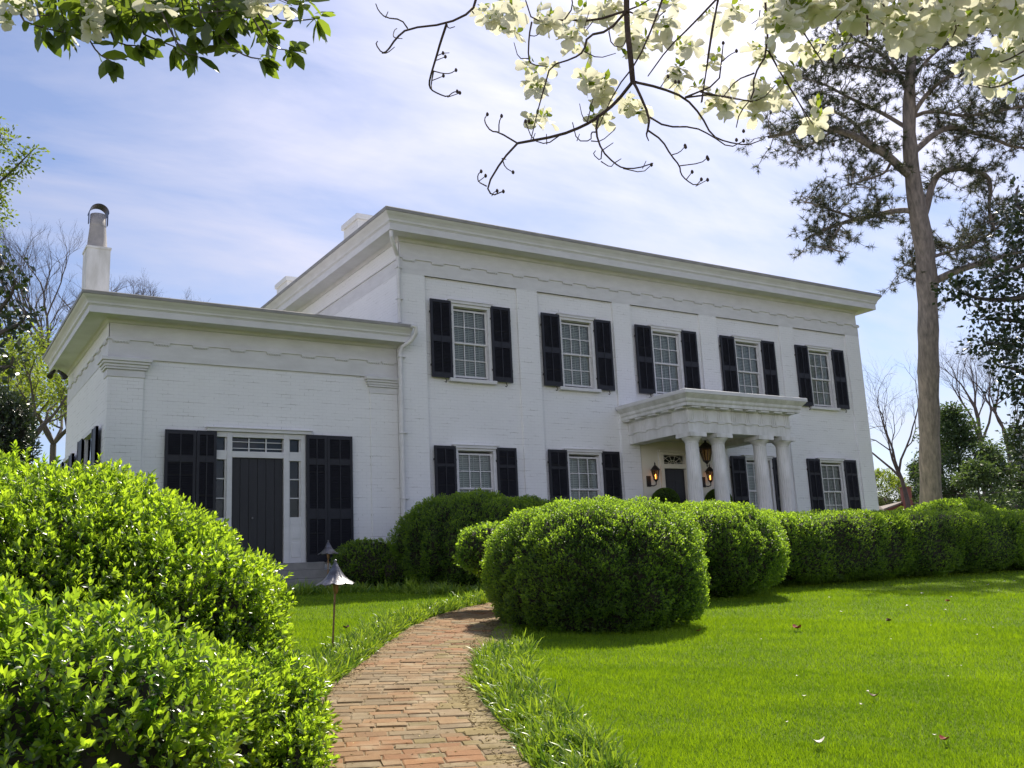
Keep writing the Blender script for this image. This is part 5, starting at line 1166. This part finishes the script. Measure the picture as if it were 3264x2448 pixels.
    for _ in range(235): 
        x = rs.uniform(1660, 2240); pos.append((x, rs.uniform(-40, 70+28*math.sin(x/60.)), D+rs.uniform(-.2, .3)))
    mes = [flower_mesh(i) for i in range(5)]
    order = sorted(range(len(pos)), key=lambda i: pos[i][2] if -5 < pos[i][1] else 99)
    rest = []; C = []; sun = Vector(tuple(SUNV))
    for kth, i in enumerate(order):
        p = at(*pos[i]); C.append(p); nrm = Vector((rs.gauss(0, .4), rs.gauss(0, .4), 1)).normalized() if rs.random() < .72 else Vector((rs.gauss(0, 1)-_F[0]*.4, rs.gauss(0, 1)-_F[1]*.4, rs.gauss(.2, .5))).normalized()
        m = nrm.to_track_quat('Z', 'Y').to_matrix().to_4x4() @ Matrix.Rotation(rs.uniform(0, 6.28), 4, 'Z'); m = Matrix.Translation(Vector(tuple(p))) @ m @ Matrix.Scale(rs.uniform(.76, 1.06), 4)
        if kth < 100:
            o = bpy.data.objects.new('flower', mes[i % 5]); COL.objects.link(o); o.parent = root; o.matrix_parent_inverse = Matrix.Translation(-world_loc(root)); o.matrix_basis = m
        else: rest.append((i % 5, np.array(m)))
    V = []; Fs = []; tn = []; o = 0
    for k_, m in rest:
        v, f = bract_flower(None, k_); V.append(v@m[:3, :3].T+m[:3, 3]); Fs.append(f+o); o += len(v); tn.append(np.clip(.35+np.linalg.norm(v[:, :2], axis=1)/.045*.65, 0, 1))
    tag(np_mesh('flowers', np.vstack(V), np.vstack(Fs), M['bract'], root, np.concatenate(tn), True), kind='stuff')
    # small unfolding leaves and flower buttons among the bracts
    C = np.array(C); n = len(C); k = 4; P = np.repeat(C, k, 0)+rng.normal(0, .008, (n*k, 3))+np.array([0, 0, .004]); A = rdirs(n*k)+np.array([0, 0, .7])
    leaves('foliage', LEAF_FINE, P, A, rdirs(n*k), rng.uniform(.012, .034, n*k), np.clip(rng.normal(.5, .25, n*k), 0, 1), M['leaf_spring'], root, .95)
dogwood()
# leafy branch of a second tree over the upper left corner
def leafy_overhead():
    D = 3.0
    f1 = lambda *pts: [(.3523*x, .3523*y) for x, y in pts]
    fwd = np.array([math.sin(YAW), math.cos(YAW), 0]); base = CAM-_R*2.4-fwd*2.2; base[2] = float(ground(base[0], base[1])); hub = CAM-_R*1.7-fwd*.2+np.array([0, 0, 2.4])
    root = empty('broadleaf_tree', base, 'tree with drooping whorls of pointed green leaves over the upper left corner', 'tree')
    q = smooth_line([base-np.array([0, 0, .1]), base+np.array([0, .05, 1.2]), hub], 2); MB().tube(q, taper(len(q), .09, .06), 12).build('trunk', M['bark_grey'], root, smooth=True)
    br = MB()
    q = smooth_line([hub, at(-200, -140, 3.05), at(250, -70, 3.0), at(560, -60, 3.0), at(650, -30, 3.0)], 2); br.tube(q, taper(len(q), .03, .006), 8)
    TW = [f1((900, -200), (960, 20), (1010, 110), (1070, 240), (1140, 330), (1205, 340)), f1((1180, -150), (1250, 180), (1350, 220), (1430, 300), (1520, 350), (1600, 362)), f1((1480, -150), (1540, 90), (1600, 200), (1660, 290), (1775, 310)),
          f1((1560, -120), (1690, 120), (1780, 130), (1850, 125), (1955, 112)), f1((430, -120), (500, 160), (540, 230), (600, 330), (690, 380)), f1((600, -100), (680, 230), (750, 275), (860, 282)), f1((780, -150), (860, 200), (950, 240), (1080, 290)), f1((60, -100), (130, 120), (200, 150), (300, 180), (420, 205)),
          f1((1100, -150), (1120, 60), (1160, 160), (1180, 220)), f1((1350, -150), (1330, 60), (1340, 180)), f1((1380, -100), (1410, 80), (1390, 170)), f1((1620, -100), (1740, 10), (1850, 10)), f1((200, -100), (230, 60), (270, 180)), f1((1250, 180), (1340, 230)), f1((340, -100), (370, 60), (400, 130)), f1((690, -80), (700, 60), (735, 130)), f1((850, -80), (840, 40), (880, 90)), f1((1480, -60), (1450, 60), (1440, 130)), f1((1560, 50), (1640, 170), (1640, 210)), f1((960, -60), (1000, 60), (1130, 110))]
    P = []; A = []; rs = random.Random(4)
    for pts in TW:
        q = np.array(poly(pts, D, .05)); q = smooth_line(q, 1); br.tube(q, taper(len(q), .0038, .0018), 6)
        d = unit(q[-1]-q[-3]); L_ = np.r_[0, np.cumsum(np.linalg.norm(np.diff(q, axis=0), axis=1))]
        for _ in range(9): P.append(q[-1]+rng.normal(0, .006, 3)); A.append(d*.7+rdirs(1)[0]*1.0+np.array([0, 0, -.75]))
        for s_ in np.arange(L_[-1]*.18, L_[-1], .034):
            if rs.random() < .85: p = np.array([np.interp(s_, L_, q[:, i]) for i in range(3)]); P.append(p); A.append(rdirs(1)[0]+np.array([0, 0, -.45])+d*.3)
    for _ in range(95):     # the thick upper mass
        c = at(rs.uniform(110, 560), rs.uniform(-45, 42), D+rs.uniform(-.15, .4)); br.tube([c, c+rng.normal(0, .05, 3)], [.002, .0015], 4)
        for _2 in range(6): P.append(c+rng.normal(0, .01, 3)); A.append(rdirs(1)[0]+np.array([0, 0, -.5]))
    br.build('branches', M['bark_grey'], root)
    P = np.array(P); n = len(P)
    leaves('foliage', LEAF_OVAL, P, np.array(A), rdirs(n)*.8+np.array([0, 0, .5])-_F*.55, rng.uniform(.045, .085, n), np.clip(rng.normal(.45, .25, n), 0, 1), M['leaf_top'], root, .76, True)
leafy_overhead()
